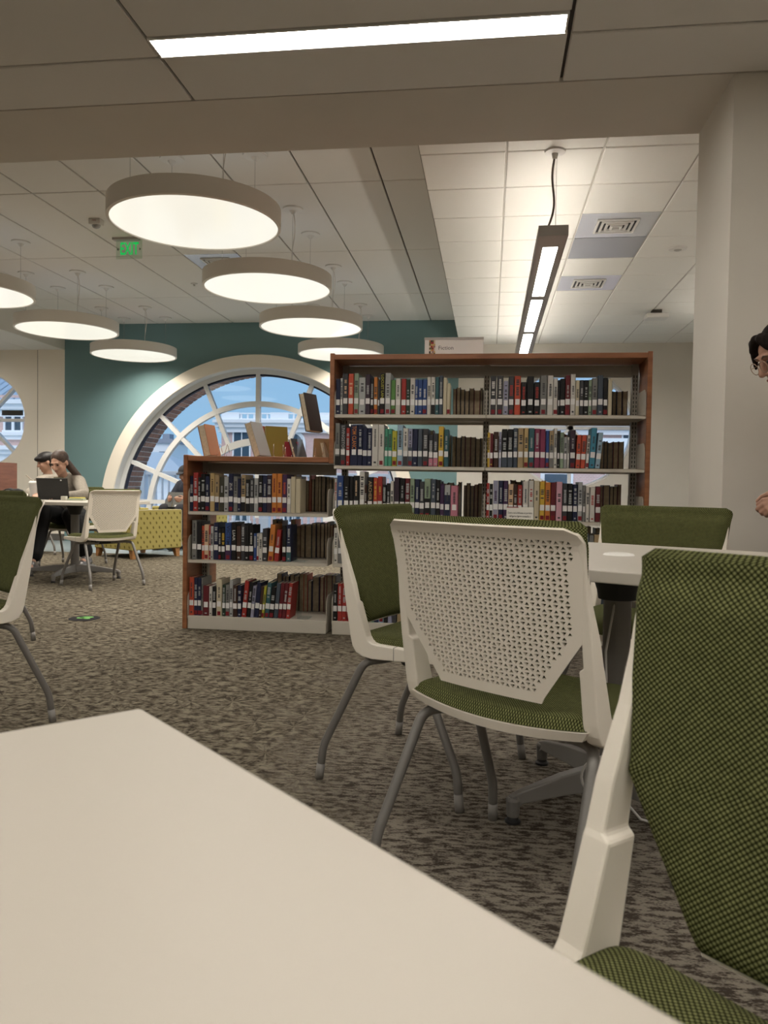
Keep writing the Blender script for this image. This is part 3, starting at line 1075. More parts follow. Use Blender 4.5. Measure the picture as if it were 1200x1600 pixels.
ORD = ['first', 'second', 'third', 'fourth', 'fifth', 'sixth', 'seventh', 'eighth', 'ninth', 'tenth', 'eleventh', 'twelfth', 'thirteenth', 'fourteenth', 'fifteenth', 'sixteenth',
       'seventeenth', 'eighteenth', 'nineteenth', 'twentieth', 'twenty-first', 'twenty-second', 'twenty-third', 'twenty-fourth', 'twenty-fifth', 'twenty-sixth', 'twenty-seventh', 'twenty-eighth']


def make_book(w, d, h, key, loc, rng, lean=0.0, label=True, sticker=False, title=True, text=None, tcol=None, band=None):
    mb = MB()
    t = min(0.0028, w * 0.16)
    quadsU(mb, w, d, h, t)
    b = mb.build('book', cmat(key))
    b.location = loc
    b.rotation_euler = (0, lean, 0)
    pg = MB().box(t + 0.0002, w - t - 0.0002, t + 0.0025, d - 0.004, 0.003, h - 0.004).build('pages', M_PAGE, b)
    lz = h * 0.26 if h > 0.19 else h * 0.28
    if band:
        MB().add([(0.0005, -0.0003, 0.002), (w - 0.0005, -0.0003, 0.002), (w - 0.0005, -0.0003, h * band[1]), (0.0005, -0.0003, h * band[1])], [(0, 1, 2, 3)]).build('spine_band', cmat(band[0]), b)
    if label:
        lw = w * 0.5 - 0.0015 if w < 0.026 else 0.0125
        MB().box(w / 2 - lw, w / 2 + lw, -0.0009, 0.0, lz, lz + 0.033).build('spine_label', M_LABEL, b)
    if sticker:
        sw = min(w * 0.5 - 0.001, 0.010)
        MB().box(w / 2 - sw, w / 2 + sw, -0.0009, 0.0, 0.006, 0.030).build('subject_sticker', M_STICK, b)
    dark_key = sum(PAL[key]) < 330
    tm = cmat(tcol) if tcol else cmat('lgray' if dark_key else 'dgray')
    if text:
        me = text_mesh(text, w * 0.75, width=min(h * 0.62, len(text) * w * 0.55), bold=0.0004)
        me.materials.clear()
        me.materials.append(tm)
        link('lettering', me, b, (w / 2, -0.0006, h * 0.66), (pi / 2, pi / 2, 0))
    elif title:
        g = MB()
        if not dark_key or rng.random() < 0.8:
            sz = min(w * 0.62, rng.choice((0.010, 0.013, 0.017)))
            a = rng.uniform(0.44, 0.5)
            glyph_rows(g, w, h, h * a, h * rng.uniform(0.72, 0.93), rng, sz)
        if not label or rng.random() < 0.5:
            g.add([(w * 0.3, -0.0004, h * 0.06), (w * 0.7, -0.0004, h * 0.06), (w * 0.7, -0.0004, h * 0.10), (w * 0.3, -0.0004, h * 0.10)], [(0, 1, 2, 3)])
        if g.f:
            g.build('spine_title', tm, b)['kind'] = 'stuff'
    return b


# each row: name, x at zoom-0, metres per unit, shelf z, base line, then books (colour, left, right, top[, options])
def row(zoneX, sc, z, base, name, group, spec, seed):
    rng = random.Random(seed)
    for i, sp_ in enumerate(spec):
        key, a, b, top = sp_[:4]
        op = sp_[4] if len(sp_) > 4 else {}
        x = zoneX(a)
        w = (b - a) * sc - 0.0012
        h = (base - top) * sc
        d = min(0.17, max(0.125, h * rng.uniform(0.64, 0.72)))
        lean = op.get('lean', 0.0)
        bk = make_book(w, d, h, key, (x, BY0 + 0.018 + rng.uniform(0, 0.008), z + (0.0008 if lean == 0 else 0.001 + w * sin(max(0, lean)))), rng, lean, op.get('label', True), op.get('st', rng.random() < 0.22), op.get('title', True), op.get('text'), op.get('tcol'), op.get('band'))
        cn = CNAME.get(key, key)
        tag(bk, '%s book, %s from left on the %s' % (cn, ORD[i], name), 'book', group)


XL = lambda u: -1.835 + (u - 78) * 0.000855
XT = lambda u: -0.925 + (u - 60) * 0.000886
XRr = lambda u: -0.0215 + (u - 72) * 0.00091
G = dict
row(XL, 0.000855, ZSH[2], 458, 'upper shelf of the low bookcase', 'books on the low upper shelf', [
    ('navy', 80, 107, 207), ('red', 107, 143, 180), ('black', 143, 162, 215), ('black', 162, 195, 190), ('navy', 195, 227, 205), ('kraft', 230, 266, 182, G(tcol='brown')), ('tan', 268, 301, 195, G(band=('navy', .25))),
    ('olive', 302, 338, 210), ('lgray', 338, 370, 207), ('navy', 370, 405, 185, G(text='ZUS', tcol='white')), ('gray', 405, 438, 205), ('navy', 438, 462, 220), ('tan', 462, 495, 190, G(band=('black', .3))), ('black', 495, 525, 225),
    ('dgray', 525, 560, 215), ('lgray', 560, 590, 215), ('black', 590, 622, 192, G(st=True)), ('navy', 622, 655, 195), ('dpurple', 655, 690, 190), ('orange', 690, 727, 180, G(st=True, tcol='maroon')), ('orange', 727, 765, 180, G(st=True, tcol='maroon')),
    ('purple', 765, 800, 185, G(st=True, tcol='coral')), ('white', 800, 828, 215), ('cream', 828, 862, 200, G(label=False, title=False)), ('cream', 863, 898, 215, G(label=False, title=False))], 11)
row(XL, 0.000855, ZSH[1], 802, 'middle shelf of the low bookcase', 'books on the low middle shelf', [
    ('gray', 98, 136, 522), ('black', 138, 172, 530), ('coral', 172, 192, 560), ('peach', 192, 226, 550), ('red', 226, 240, 555), ('lgray', 240, 262, 560), ('navy', 262, 297, 535), ('black', 298, 318, 575), ('black', 318, 347, 575, G(tcol='yellow')),
    ('blue', 348, 393, 535, G(text='VICTIM', tcol='navy', band=('purple', .4))), ('black', 395, 431, 530, G(text='LIAR', tcol='white')), ('brown', 432, 466, 555), ('dgray', 467, 495, 540), ('black', 495, 525, 550), ('black', 525, 559, 545, G(tcol='white', st=True)),
    ('blue', 562, 583, 605, G(label=False)), ('white', 583, 600, 605, G(label=False)), ('white', 601, 625, 605, G(label=False)), ('dgray', 626, 662, 570), ('orange', 664, 702, 540, G(lean=0.07, st=True)), ('red', 710, 742, 575, G(lean=0.10)),
    ('black', 770, 798, 545, G(st=True, tcol='coral')), ('navy', 800, 834, 540, G(band=('teal', .3)))], 12)
row(XL, 0.000855, ZSH[0], 1212, 'bottom shelf of the low bookcase', 'books on the low bottom shelf', [
    ('coral', 80, 117, 937), ('navy', 118, 145, 940, G(st=True)), ('navy', 145, 172, 940, G(st=True)), ('gray', 172, 185, 940, G(label=False)), ('maroon', 185, 229, 995), ('white', 231, 255, 1000), ('black', 256, 285, 1000), ('cream', 286, 328, 945, G(st=True)),
    ('dgreen', 329, 353, 985), ('gray', 354, 385, 985), ('lgray', 386, 411, 950), ('brown', 412, 444, 985), ('navy', 445, 474, 985), ('red', 476, 508, 950, G(lean=0.09)), ('black', 510, 540, 960, G(lean=0.09)), ('lavender', 541, 566, 985, G(lean=0.09)),
    ('navy', 567, 600, 960, G(lean=0.09)), ('brown', 601, 622, 985, G(lean=0.09)), ('lime', 623, 642, 985, G(lean=0.09)), ('teal', 644, 676, 960, G(lean=0.09)), ('black', 677, 710, 990, G(lean=0.09)), ('slate', 712, 742, 960, G(lean=0.09)), ('maroon', 744, 771, 957, G(lean=0.09)),
    ('maroon', 772, 800, 957, G(lean=0.09)), ('red', 801, 831, 957, G(lean=0.09))], 13)
row(XT, 0.000886, ZT[4], 608, 'top shelf of the tall bookcase, left bay', 'books on the tall top left shelf', [
    ('navy', 62, 92, 370), ('lgray', 92, 110, 365), ('dgray', 112, 146, 335, G(tcol='peach')), ('coral', 148, 184, 337, G(tcol='peach')), ('sage', 185, 218, 333, G(st=True)), ('lgray', 219, 265, 360), ('dpurple', 266, 298, 340), ('black', 300, 320, 370), ('orange', 322, 347, 360),
    ('dgray', 348, 362, 380), ('black', 363, 397, 335, G(text='LOCUST LANE', tcol='lime', st=True)), ('lgray', 398, 436, 332, G(st=True)), ('green', 438, 468, 378), ('white', 470, 503, 370), ('red', 508, 540, 370), ('dgreen', 541, 566, 375), ('white', 567, 600, 365),
    ('blue', 600, 620, 375), ('blue', 620, 650, 377, G(tcol='white')), ('blue', 650, 680, 375, G(tcol='white')), ('white', 681, 706, 360), ('white', 707, 735, 360, G(band=('black', .35))), ('teal', 736, 760, 360), ('slate', 761, 786, 350), ('cream', 788, 812, 365, G(label=False, title=False)), ('cream', 813, 835, 400, G(label=False, title=False))], 14)
row(XT, 0.000886, ZT[3], 965, 'second shelf of the tall bookcase, left bay', 'books on the tall second left shelf', [
    ('gray', 62, 95, 680, G(band=('black', .22))), ('dgray', 97, 136, 690, G(text='LIVINGSTON', tcol='lgray')), ('red', 137, 162, 712), ('navy', 165, 218, 690, G(text='TOM CLANCY', tcol='orange')), ('navy', 219, 250, 690), ('navy', 251, 282, 712), ('navy', 283, 312, 712), ('white', 314, 357, 686, G(label=False)),
    ('white', 358, 398, 688, G(label=False, st=True)), ('mint', 400, 423, 716), ('mint', 424, 450, 716), ('lime', 452, 484, 730), ('lblue', 485, 524, 690, G(st=True)), ('white', 525, 559, 712, G(band=('dgray', .3))), ('lavender', 560, 588, 715, G(band=('slate', .5))), ('navy', 590, 623, 715), ('slate', 625, 655, 715),
    ('dgray', 657, 695, 715, G(st=True)), ('dgray', 697, 727, 755, G(band=('pink', .25))), ('dgray', 728, 760, 745, G(band=('pink', .25))), ('yellow', 763, 797, 698), ('teal', 800, 830, 718)], 15)
row(XT, 0.000886, ZT[2], 1310, 'third shelf of the tall bookcase, left bay', 'books on the tall third left shelf', [
    ('white', 62, 79, 1055, G(tcol='red')), ('blue', 80, 123, 1033), ('black', 125, 163, 1035), ('black', 165, 190, 1040), ('black', 192, 232, 1032, G(tcol='peach')), ('white', 234, 268, 1003), ('brown', 268, 285, 1095), ('black', 286, 327, 1040, G(text='ARCHER', tcol='tan')), ('coral', 328, 357, 1045, G(tcol='yellow')),
    ('red', 358, 390, 1035, G(tcol='yellow')), ('black', 392, 417, 1090), ('black', 418, 444, 1080), ('white', 445, 468, 1066), ('dpurple', 470, 505, 1040), ('black', 507, 543, 1045), ('maroon', 545, 577, 1045, G(st=True)), ('sage', 578, 609, 1048, G(st=True)), ('navy', 610, 641, 1050), ('dgray', 642, 673, 1065, G(st=True)),
    ('sage', 674, 716, 1046, G(band=('black', .5))), ('slate', 717, 751, 1048), ('black', 752, 779, 1052), ('purple', 780, 807, 1080), ('lgray', 808, 848, 1085, G(band=('navy', .7))), ('pink', 850, 899, 1090)], 16)
row(XRr, 0.00091, ZT[4], 430, 'top shelf of the tall bookcase, right bay', 'books on the tall top right shelf', [
    ('dgray', 90, 128, 182, G(st=True, tcol='white')), ('dgray', 132, 172, 182, G(st=True, tcol='white')), ('lavender', 175, 203, 215), ('dgray', 206, 241, 185, G(st=True, tcol='red')), ('coral', 243, 283, 182), ('black', 284, 320, 222, G(tcol='red')), ('black', 323, 365, 185), ('black', 367, 403, 222, G(tcol='red')), ('gray', 405, 447, 180, G(st=True)),
    ('white', 450, 487, 180), ('white', 488, 515, 197, G(label=False)), ('black', 515, 528, 210), ('black', 530, 560, 200), ('maroon', 562, 592, 180), ('white', 594, 625, 172), ('cream', 626, 650, 210), ('dgray', 651, 675, 210), ('black', 676, 705, 210), ('sage', 706, 725, 208), ('gray', 727, 760, 197, G(st=True)), ('slate', 762, 795, 180), ('black', 797, 823, 195, G(st=True)), ('cream', 825, 850, 205, G(label=False, title=False))], 17)
row(XRr, 0.00091, ZT[3], 757, 'second shelf of the tall bookcase, right bay', 'books on the tall second right shelf', [
    ('yellow', 78, 95, 535), ('maroon', 95, 115, 540, G(tcol='yellow')), ('brown', 117, 150, 530), ('lavender', 152, 168, 530), ('black', 170, 205, 512, G(band=('slate', .4))), ('black', 207, 240, 512, G(band=('slate', .4))), ('slate', 243, 270, 505), ('tan', 272, 308, 505), ('kraft', 310, 338, 505, G(st=True)), ('teal', 340, 375, 505, G(st=True)), ('magenta', 377, 410, 508),
    ('magenta', 412, 446, 510), ('blue', 448, 469, 520), ('tan', 470, 497, 520, G(band=('gray', .6))), ('white', 498, 518, 505), ('black', 519, 535, 530), ('sage', 536, 560, 530), ('lgray', 561, 580, 560), ('white', 582, 596, 560), ('dpurple', 598, 632, 515, G(st=True)), ('coral', 634, 662, 548, G(lean=0.04)), ('coral', 664, 694, 548, G(lean=0.04)), ('white', 696, 716, 548, G(lean=0.05)), ('sky', 718, 752, 502, G(lean=0.05)), ('lblue', 756, 786, 530, G(lean=0.08))], 18)
row(XRr, 0.00091, ZT[2], 1080, 'third shelf of the tall bookcase, right bay', 'books on the tall third right shelf', [
    ('red', 78, 98, 845), ('black', 98, 120, 850), ('lavender', 122, 153, 828, G(tcol='purple')), ('navy', 155, 186, 828, G(st=True)), ('purple', 187, 217, 828), ('peach', 218, 251, 850), ('brown', 252, 275, 850), ('red', 277, 306, 855), ('white', 310, 345, 830, G(tcol='slate')), ('white', 347, 378, 825, G(label=False, tcol='red')), ('cream', 380, 415, 825, G(label=False)),
    ('yellow', 417, 448, 830, G(st=True)), ('orange', 450, 484, 835, G(st=True)), ('maroon', 485, 518, 835, G(st=True)), ('rose', 520, 558, 830, G(label=False)), ('dgray', 560, 590, 840, G(st=True)), ('black', 592, 622, 840), ('navy', 625, 652, 845), ('lgray', 655, 684, 830), ('gray', 685, 703, 850), ('white', 705, 727, 855, G(label=False)), ('white', 730, 762, 862, G(label=False, tcol='red')), ('maroon', 765, 795, 860)], 19)
row(XT, 0.000886, ZT[1], 1000, 'fourth shelf of the tall bookcase, left bay', 'books on the tall fourth left shelf', [
    ('white', 62, 90, 760), ('gray', 91, 120, 740), ('black', 121, 150, 735), ('navy', 151, 185, 750), ('red', 186, 214, 745), ('white', 215, 240, 760)], 20)
row(XT, 0.000886, ZT[0], 1000, 'bottom shelf of the tall bookcase, left bay', 'books on the tall bottom left shelf', [
    ('black', 62, 92, 750), ('red', 94, 124, 745), ('red', 125, 155, 745), ('red', 156, 184, 750), ('maroon', 186, 214, 750, G(st=True)), ('sage', 215, 248, 755), ('maroon', 249, 280, 750, G(st=True)), ('lgray', 281, 318, 745), ('mint', 319, 345, 755), ('navy', 346, 378, 750), ('lblue', 379, 412, 760, G(st=True)), ('black', 413, 440, 745), ('lavender', 441, 470, 750), ('dgray', 471, 500, 750)], 21)
row(XRr, 0.00091, ZT[1], 1000, 'fourth shelf of the tall bookcase, right bay', 'books on the tall fourth right shelf', [
    ('black', 560, 598, 770), ('dgray', 600, 636, 770), ('black', 638, 668, 765), ('dgray', 670, 700, 770), ('slate', 702, 730, 765), ('gray', 732, 760, 775), ('tan', 762, 800, 770), ('dgray', 802, 830, 765)], 22)

# books of the hidden lower shelves that only show as slivers between the chairs
rb = random.Random(99)
m = MB()
hid = [list(PAL).index(k) for k in ('black', 'navy', 'maroon', 'white', 'slate', 'tan', 'dgreen')]
cols = ['black', 'navy', 'maroon', 'white', 'slate', 'tan', 'dgreen']
for x0, x1, z in ((XT(250), XT(1000), ZT[1]), (XT(505), XT(1000), ZT[0]), (XRr(80), XRr(555), ZT[1]), (XRr(80), XRr(860), ZT[0])):
    x = x0
    while x < x1:
        w = rb.uniform(0.02, 0.034)
        h = rb.uniform(0.19, 0.235)
        m.box(x, x + w - 0.0012, BY0 + 0.022, BY0 + 0.165, z + 0.001, z + h, rb.randrange(7))
        x += w
tag(m.build('book_rows', [cmat(c) for c in cols]), 'rows of books on the tall bookcase shelves hidden behind the chairs', 'books', kind='stuff')


# books of the far side, fore edges toward the camera
def back_row(X, sc, z, hh, edges, name, group, seed, dark=0):
    rng = random.Random(seed)
    for i in range(len(edges) - 1):
        w = (edges[i + 1] - edges[i]) * sc - 0.0014
        h = hh * rng.uniform(0.93, 1.06)
        t = min(0.003, w * 0.12)
        mb = MB()
        quadsU(mb, w, 0.145, h, t)
        for k, v in enumerate(mb.v):
            mb.v[k] = (w - v[0], 0.145 - v[1], v[2])
        b = mb.build('book', cmat(rng.choice(['brown', 'olive', 'dgray', 'black', 'maroon', 'navy'])))
        b.location = (X(edges[i]), BY0 + BD - 0.235 + rng.uniform(0.03, 0.055), z + 0.0008)
        MB().box(t + 0.0003, w - t - 0.0003, 0.004, 0.145 - t - 0.003, 0.003, h - 0.003).build('pages', rng.choice([M_SHADEPAGE, M_SHADEPAGE2]), b)
        tag(b, 'brown page edges of a book, %s from left in the %s' % (ORD[i], name), 'book', group)


back_row(XL, 0.000855, ZSH[2], 0.225, [895, 917, 950, 973, 1005, 1031, 1056, 1080, 1098], 'low bookcase upper gap', 'far-side books of the low upper shelf', 31)
back_row(XL, 0.000855, ZSH[1], 0.225, [855, 905, 940, 970, 1000, 1022, 1046, 1070, 1098], 'low bookcase middle gap', 'far-side books of the low middle shelf', 32)
back_row(XL, 0.000855, ZSH[0], 0.225, [915, 968, 1000, 1022, 1066, 1098], 'low bookcase bottom gap', 'far-side books of the low bottom shelf', 33)
back_row(XT, 0.000886, ZT[4], 0.19, [838, 862, 891, 920, 951, 985, 1028, 1046, 1062], 'tall bookcase top left gap', 'far-side books of the tall top left shelf', 34)
back_row(XT, 0.000886, ZT[3], 0.20, [836, 866, 900, 930, 968, 1003, 1036, 1062], 'tall bookcase second left gap', 'far-side books of the tall second left shelf', 35)
back_row(XT, 0.000886, ZT[2], 0.205, [925, 945, 972, 1000, 1026, 1056], 'tall bookcase third left gap', 'far-side books of the tall third left shelf', 36)
back_row(XRr, 0.00091, ZT[4], 0.165, [850, 876, 902, 930, 966, 1000], 'tall bookcase top right gap', 'far-side books of the tall top right shelf', 37)
back_row(XRr, 0.00091, ZT[3], 0.175, [796, 832, 856, 880, 915, 950, 986], 'tall bookcase second right gap', 'far-side books of the tall second right shelf', 38)
back_row(XRr, 0.00091, ZT[2], 0.21, [798, 822, 856, 900, 925, 952, 976], 'tall bookcase third right gap', 'far-side books of the tall third right shelf', 39)

# the rest of the far-side books, seen only over the tops of the near ones
m = MB()
for X, sc, z, a, b in ((XL, 0.000855, ZSH[2], 600, 893), (XL, 0.000855, ZSH[1], 600, 852), (XL, 0.000855, ZSH[0], 600, 912), (XT, 0.000886, ZT[3], 640, 834), (XT, 0.000886, ZT[2], 560, 922), (XRr, 0.00091, ZT[3], 96, 794), (XRr, 0.00091, ZT[2], 240, 480), (XRr, 0.00091, ZT[2], 560, 620), (XT, 0.000886, ZT[1], 300, 1050), (XT, 0.000886, ZT[0], 300, 1050), (XRr, 0.00091, ZT[1], 100, 980), (XRr, 0.00091, ZT[0], 100, 980)):
    x, x1 = X(a), X(b)
    while x < x1 - 0.012:
        w = min(rb.uniform(0.02, 0.036), x1 - x)
        h = rb.uniform(0.195, 0.245)
        y = BY0 + BD - 0.235 + rb.uniform(0.03, 0.055)
        ci = rb.randrange(1, 6)
        m.box(x, x + 0.0025, y, y + 0.145, z + 0.0008, z + h, ci).box(x + w - 0.004, x + w - 0.0015, y, y + 0.145, z + 0.0008, z + h, ci).box(x + 0.003, x + w - 0.0045, y + 0.004, y + 0.142, z + 0.003, z + h - 0.003, 0)
        x += w
tag(m.build('book_rows', [M_SHADEPAGE] + [cmat(c) for c in ('brown', 'maroon', 'navy', 'olive', 'coral')]), 'far-side book rows glimpsed over the tops of the front books', 'books', kind='stuff')

# bookends: clear L-shaped plates
for (x, z, lb) in ((XL(845), ZSH[1], 'clear bookend on the low middle shelf'), (XL(880), ZSH[0], 'clear bookend on the low bottom shelf'), (XT(905), ZT[2], 'clear bookend beside the pink book')):
    m = MB().box(-0.002, 0.0, 0, 0.11, 0.0, 0.17).box(-0.002, 0.07, 0.0, 0.11, 0.0, 0.002)
    tag(m.build('bookend', M_ACRYL, loc=(x + 0.004, BY0 + 0.03, z + 0.0005)), lb, 'bookend', 'clear bookends')

# ================================================================== CHAIRS
def sidey(z):
    """rear line of the back frame"""
    if z < 0.78:
        return -0.125 + (z - 0.40) / 0.38 * -0.072
    t = (z - 0.78) / 0.058
    return -0.197 - 0.030 * t * t - 0.012 * t


ZB0, ZB1 = 0.470, 0.826


def hwid(z, corner=True):
    if z < 0.482:
        w = 0.130 + (z - ZB0) / 0.012 * 0.006
    elif z < 0.615:
        t = (z - 0.482) / 0.133
        w = 0.136 + t * 0.094
    else:
        t = (z - 0.615) / 0.223
        w = 0.230 + 0.016 * t * t
    r = 0.030
    d = z - (ZB1 - r)
    if d > 0 and corner:
        w -= r - sqrt(max(0, r * r - d * d))
    return w


def backS(x, z):
    return Vector((x, sidey(z) - 0.022 + 0.022 * (x / 0.235) ** 2 + 0.006, z))


def make_chair():
    r = empty('side_chair')
    # perforated shell
    pxx, pzz = 0.0122, 0.0112
    nx = 22
    zs = [ZB0 + (ZB1 - ZB0) * k / 34 for k in range(35)]
    m = MB()
    vid = {}

    def V(i, j):
        if (i, j) not in vid:
            z = zs[j]
            x = max(-hwid(z), min(hwid(z), i * pxx))
            vid[(i, j)] = len(m.v)
            m.v.append(tuple(backS(x, z)))
        return vid[(i, j)]
    for j in range(34):
        zc = (zs[j] + zs[j + 1]) / 2
        for i in range(-nx, nx):
            xa, xb = i * pxx, (i + 1) * pxx
            wlo = max(hwid(zs[j]), hwid(zs[j + 1]))
            if min(abs(xa), abs(xb)) > wlo + 1e-6:
                continue
            a, b, c, d = V(i, j), V(i + 1, j), V(i + 1, j + 1), V(i, j + 1)
            inner = min(hwid(zs[j]), hwid(zs[j + 1])) - 0.017
            if max(abs(xa), abs(xb)) < inner and 0.495 < zc < 0.808:
                up = (i + j) % 2 == 0
                z0, z1 = zs[j], zs[j + 1]
                q = 0.07
                if up:
                    tri = [(xa + pxx * q, z0 + (z1 - z0) * 0.17), (xb - pxx * q, z0 + (z1 - z0) * 0.17), ((xa + xb) / 2, z1 - (z1 - z0) * 0.14)]
                else:
                    tri = [((xa + xb) / 2, z0 + (z1 - z0) * 0.14), (xb - pxx * q, z1 - (z1 - z0) * 0.17), (xa + pxx * q, z1 - (z1 - z0) * 0.17)]
                t0 = len(m.v)
                m.v += [tuple(backS(*p)) for p in tri]
                if up:
                    fs = [(a, b, t0 + 1, t0), (b, c, t0 + 2, t0 + 1), (c, d, t0 + 2), (d, a, t0, t0 + 2)]
                else:
                    fs = [(a, b, t0), (b, c, t0 + 1, t0), (c, d, t0 + 2, t0 + 1), (d, a, t0, t0 + 2)]
                for f in fs:
                    m.f.append(f)
                    m.m.append(0)
            else:
                pts = []
                for v in (a, b, c, d):
                    if all((Vector(m.v[v]) - Vector(m.v[u])).length > 1e-6 for u in pts):
                        pts.append(v)
                if len(pts) >= 3:
                    m.f.append(tuple(pts))
                    m.m.append(0)
    sh = m.build('back_shell', M_SHELL, r)
    sd = sh.modifiers.new('solid', 'SOLIDIFY')
    sd.thickness = 0.005
    sd.offset = 0
    # back cushion
    m = MB()
    T = 0.020

    def cus(u, v, front):
        s = u * 2 - 1
        zt = ZB1 + 0.013
        z = ZB0 + 0.004 + v * (zt - ZB0 - 0.004)
        w = hwid(z, False) - 0.002 + 0.009 * min(1, max(0, (z - 0.63) / 0.08))
        dz = z - (zt - 0.025)
        if dz > 0:
            w -= 0.025 - sqrt(max(0, 0.025 ** 2 - dz * dz))
        x = s * w
        e = max(0.0, 1 - abs(s) ** 14) * max(0.0, 1 - abs(2 * v - 1) ** 22)
        zk = ZB1 - 0.012
        p = backS(x, min(z, zk))
        if z > zk:
            p.z = z
            p.y += 0.6 * (z - zk)
        off = 0.004 + (T * sqrt(e) if front else 0.0)
        wrap = max(0, (v - 0.93) / 0.07)
        p.y += off * (1 - 0.25 * wrap)
        p.z += off * 0.2 * wrap
        return p
    m.grid(lambda u, v: cus(u, v, True), 44, 36, flip=True, uvfn=lambda u, v: ((u * 2 - 1) * hwid(min(ZB1 - 0.02, ZB0 + v * (ZB1 - ZB0))), v * (ZB1 - ZB0) * 1.02 + 5))
    m.grid(lambda u, v: cus(u, v, False), 44, 36, uvfn=lambda u, v: ((u * 2 - 1) * 0.23, v * 0.38 + 5))
    m.build('back_cushion', M_FABRIC, r, smooth=True)
    # side frames
    for s in (-1, 1):
        m = MB()
        # one continuous member: seat rail, rear hook, then the post slimming along the edge of the back
        secs = [((0.212, 0.420), (0.212, 0.406), .215, .245), ((0.200, 0.425), (0.200, 0.401), .213, .247), ((0.03, 0.430), (0.03, 0.392), .213, .247), ((-0.045, 0.432), (-0.060, 0.3885), .213, .247), ((-0.060, 0.4345), (-0.094, 0.393), .213, .247),
                ((-0.071, 0.441), (-0.116, 0.404), .213, .247), ((-0.079, 0.452), (-0.1275, 0.421), .213, .247), ((-0.086, 0.472), (-0.1345, 0.445), .213, .247), ((-0.102, 0.52), (-0.148, 0.52), .213, .247), ((-0.1115, 0.550), (-0.1535, 0.550), .213, .247),
                ((-0.1145, 0.5565), (-0.155, 0.5565), .2225, .2468), ((-0.127, 0.605), (-0.1625, 0.605), .2225, .246), ((-0.137, 0.632), (-0.167, 0.632), .2225, .245), ((-0.154, 0.68), (-0.1745, 0.68), .224, .242), ((-0.168, 0.73), (-0.1825, 0.73), .226, .241),
                ((-0.180, 0.78), (-0.1945, 0.78), .228, .242), ((-0.187, 0.80), (-0.201, 0.80), .228, .244), ((-0.192, 0.812), (-0.206, 0.812), .223, .240), ((-0.196, 0.819), (-0.210, 0.819), .218, .232)]
        vs = []
        for (A_, B_, xi, xo) in secs:
            vs += [(s * xi, B_[0], B_[1]), (s * xo, B_[0], B_[1]), (s * xo, A_[0], A_[1]), (s * xi, A_[0], A_[1])]
        n_ = len(secs)
        fs = [(k * 4 + q, k * 4 + (q + 1) % 4, (k + 1) * 4 + (q + 1) % 4, (k + 1) * 4 + q) for k in range(n_ - 1) for q in range(4)]
        fs += [(3, 2, 1, 0), tuple(range(n_ * 4 - 4, n_ * 4))]
        if s < 0:
            fs = [f[::-1] for f in fs]
        m.add(vs, fs)
        sf = m.build('side_frame', M_SHELL, r, bevel=0.0035, seg=2)
        MB().box(s * 0.23 - 0.0175, s * 0.23 + 0.0175, 0.013, 0.0155, 0.3915, 0.4312).build('joint_seam', M_POST, sf)
    # seat
    def seat(u, v, mode):
        s = u * 2 - 1
        hwS = 0.222 - 0.014 * max(0, v - 0.6) / 0.4
        y = -0.135 + v * 0.385 - 0.030 * (1 - s * s) * (1 - v) ** 2 - 0.02 * s * s * v ** 3
        e = sqrt(max(0.0, 1 - abs(s) ** 12) * max(0.0, 1 - abs(2 * v - 1) ** 18))
        base = 0.430 - 0.012 * (1 - s * s) - 0.018 * max(0, (v - 0.72) / 0.28) ** 2
        if mode == 0:
            return (s * hwS, y, base + 0.030 * e)
        k = 1.02
        if mode == 1:
            return (s * hwS * k, -0.135 + (y + 0.135) * 1.015 - 0.004, base - 0.001)
        return (s * hwS * (k - 0.06), -0.135 + (y + 0.135) * 0.98 + 0.002, base - 0.022)
    m = MB().grid(lambda u, v: seat(u, v, 0), 40, 32, uvfn=lambda u, v: ((u * 2 - 1) * 0.222, v * 0.385 + 3))
    m.build('seat_cushion', M_FABRIC, r, smooth=True)
    m = MB()
    n1, n2 = 24, 20
    m.grid(lambda u, v: seat(u, v, 1), n1, n2)
    m.grid(lambda u, v: seat(u, v, 2), n1, n2, flip=True)
    o2 = (n1 + 1) * (n2 + 1)
    rim = [i for i in range(n1 + 1)] + [(n1 + 1) * j + n1 for j in range(1, n2 + 1)] + [(n1 + 1) * n2 + i for i in range(n1 - 1, -1, -1)] + [(n1 + 1) * j for j in range(n2 - 1, 0, -1)]
    for k in range(len(rim)):
        a, b = rim[k], rim[(k + 1) % len(rim)]
        m.f.append((b, a, a + o2, b + o2))
        m.m.append(0)
    smooth_angle(m.build('seat_pan', M_SHELL, r), 50)
    # legs
    for s in (-1, 1):
        for fb in (-1, 1):
            if fb < 0:
                pts = [(s * 0.06, -0.03, 0.378), (s * 0.185, -0.05, 0.378), (s * 0.222, -0.10, 0.372), (s * 0.249, -0.224, 0.105), (s * 0.254, -0.236, 0.0)]
            else:
                pts = [(s * 0.06, 0.02, 0.378), (s * 0.175, 0.04, 0.378), (s * 0.212, 0.085, 0.372), (s * 0.247, 0.222, 0.105), (s * 0.254, 0.235, 0.0)]
            pth = bend_path(pts[:3], 0.05)[:-1] + bend_path([pts[2] if False else tuple(Vector(pts[1]) * 0.0 + Vector(pts[2])), pts[3], pts[4]], 0.022)
            pth = bend_path([pts[0], pts[1], pts[2], tuple((Vector(pts[2]) + Vector(pts[3])) / 2)], 0.05)[:-1] + bend_path([tuple((Vector(pts[2]) + Vector(pts[3])) / 2), pts[3], pts[4]], 0.022)
            lg = MB().tube(pth, 0.0122, 12).build('leg', M_METAL, r, smooth=True)
            p3, p4 = Vector(pts[3]), Vector(pts[4])
            MB().tube([p4 + (p3 - p4) * 0.46, p4 + (p3 - p4) * 0.02], 0.0130, 12).build('foot_sleeve', M_SLEEVE, lg, smooth=True)
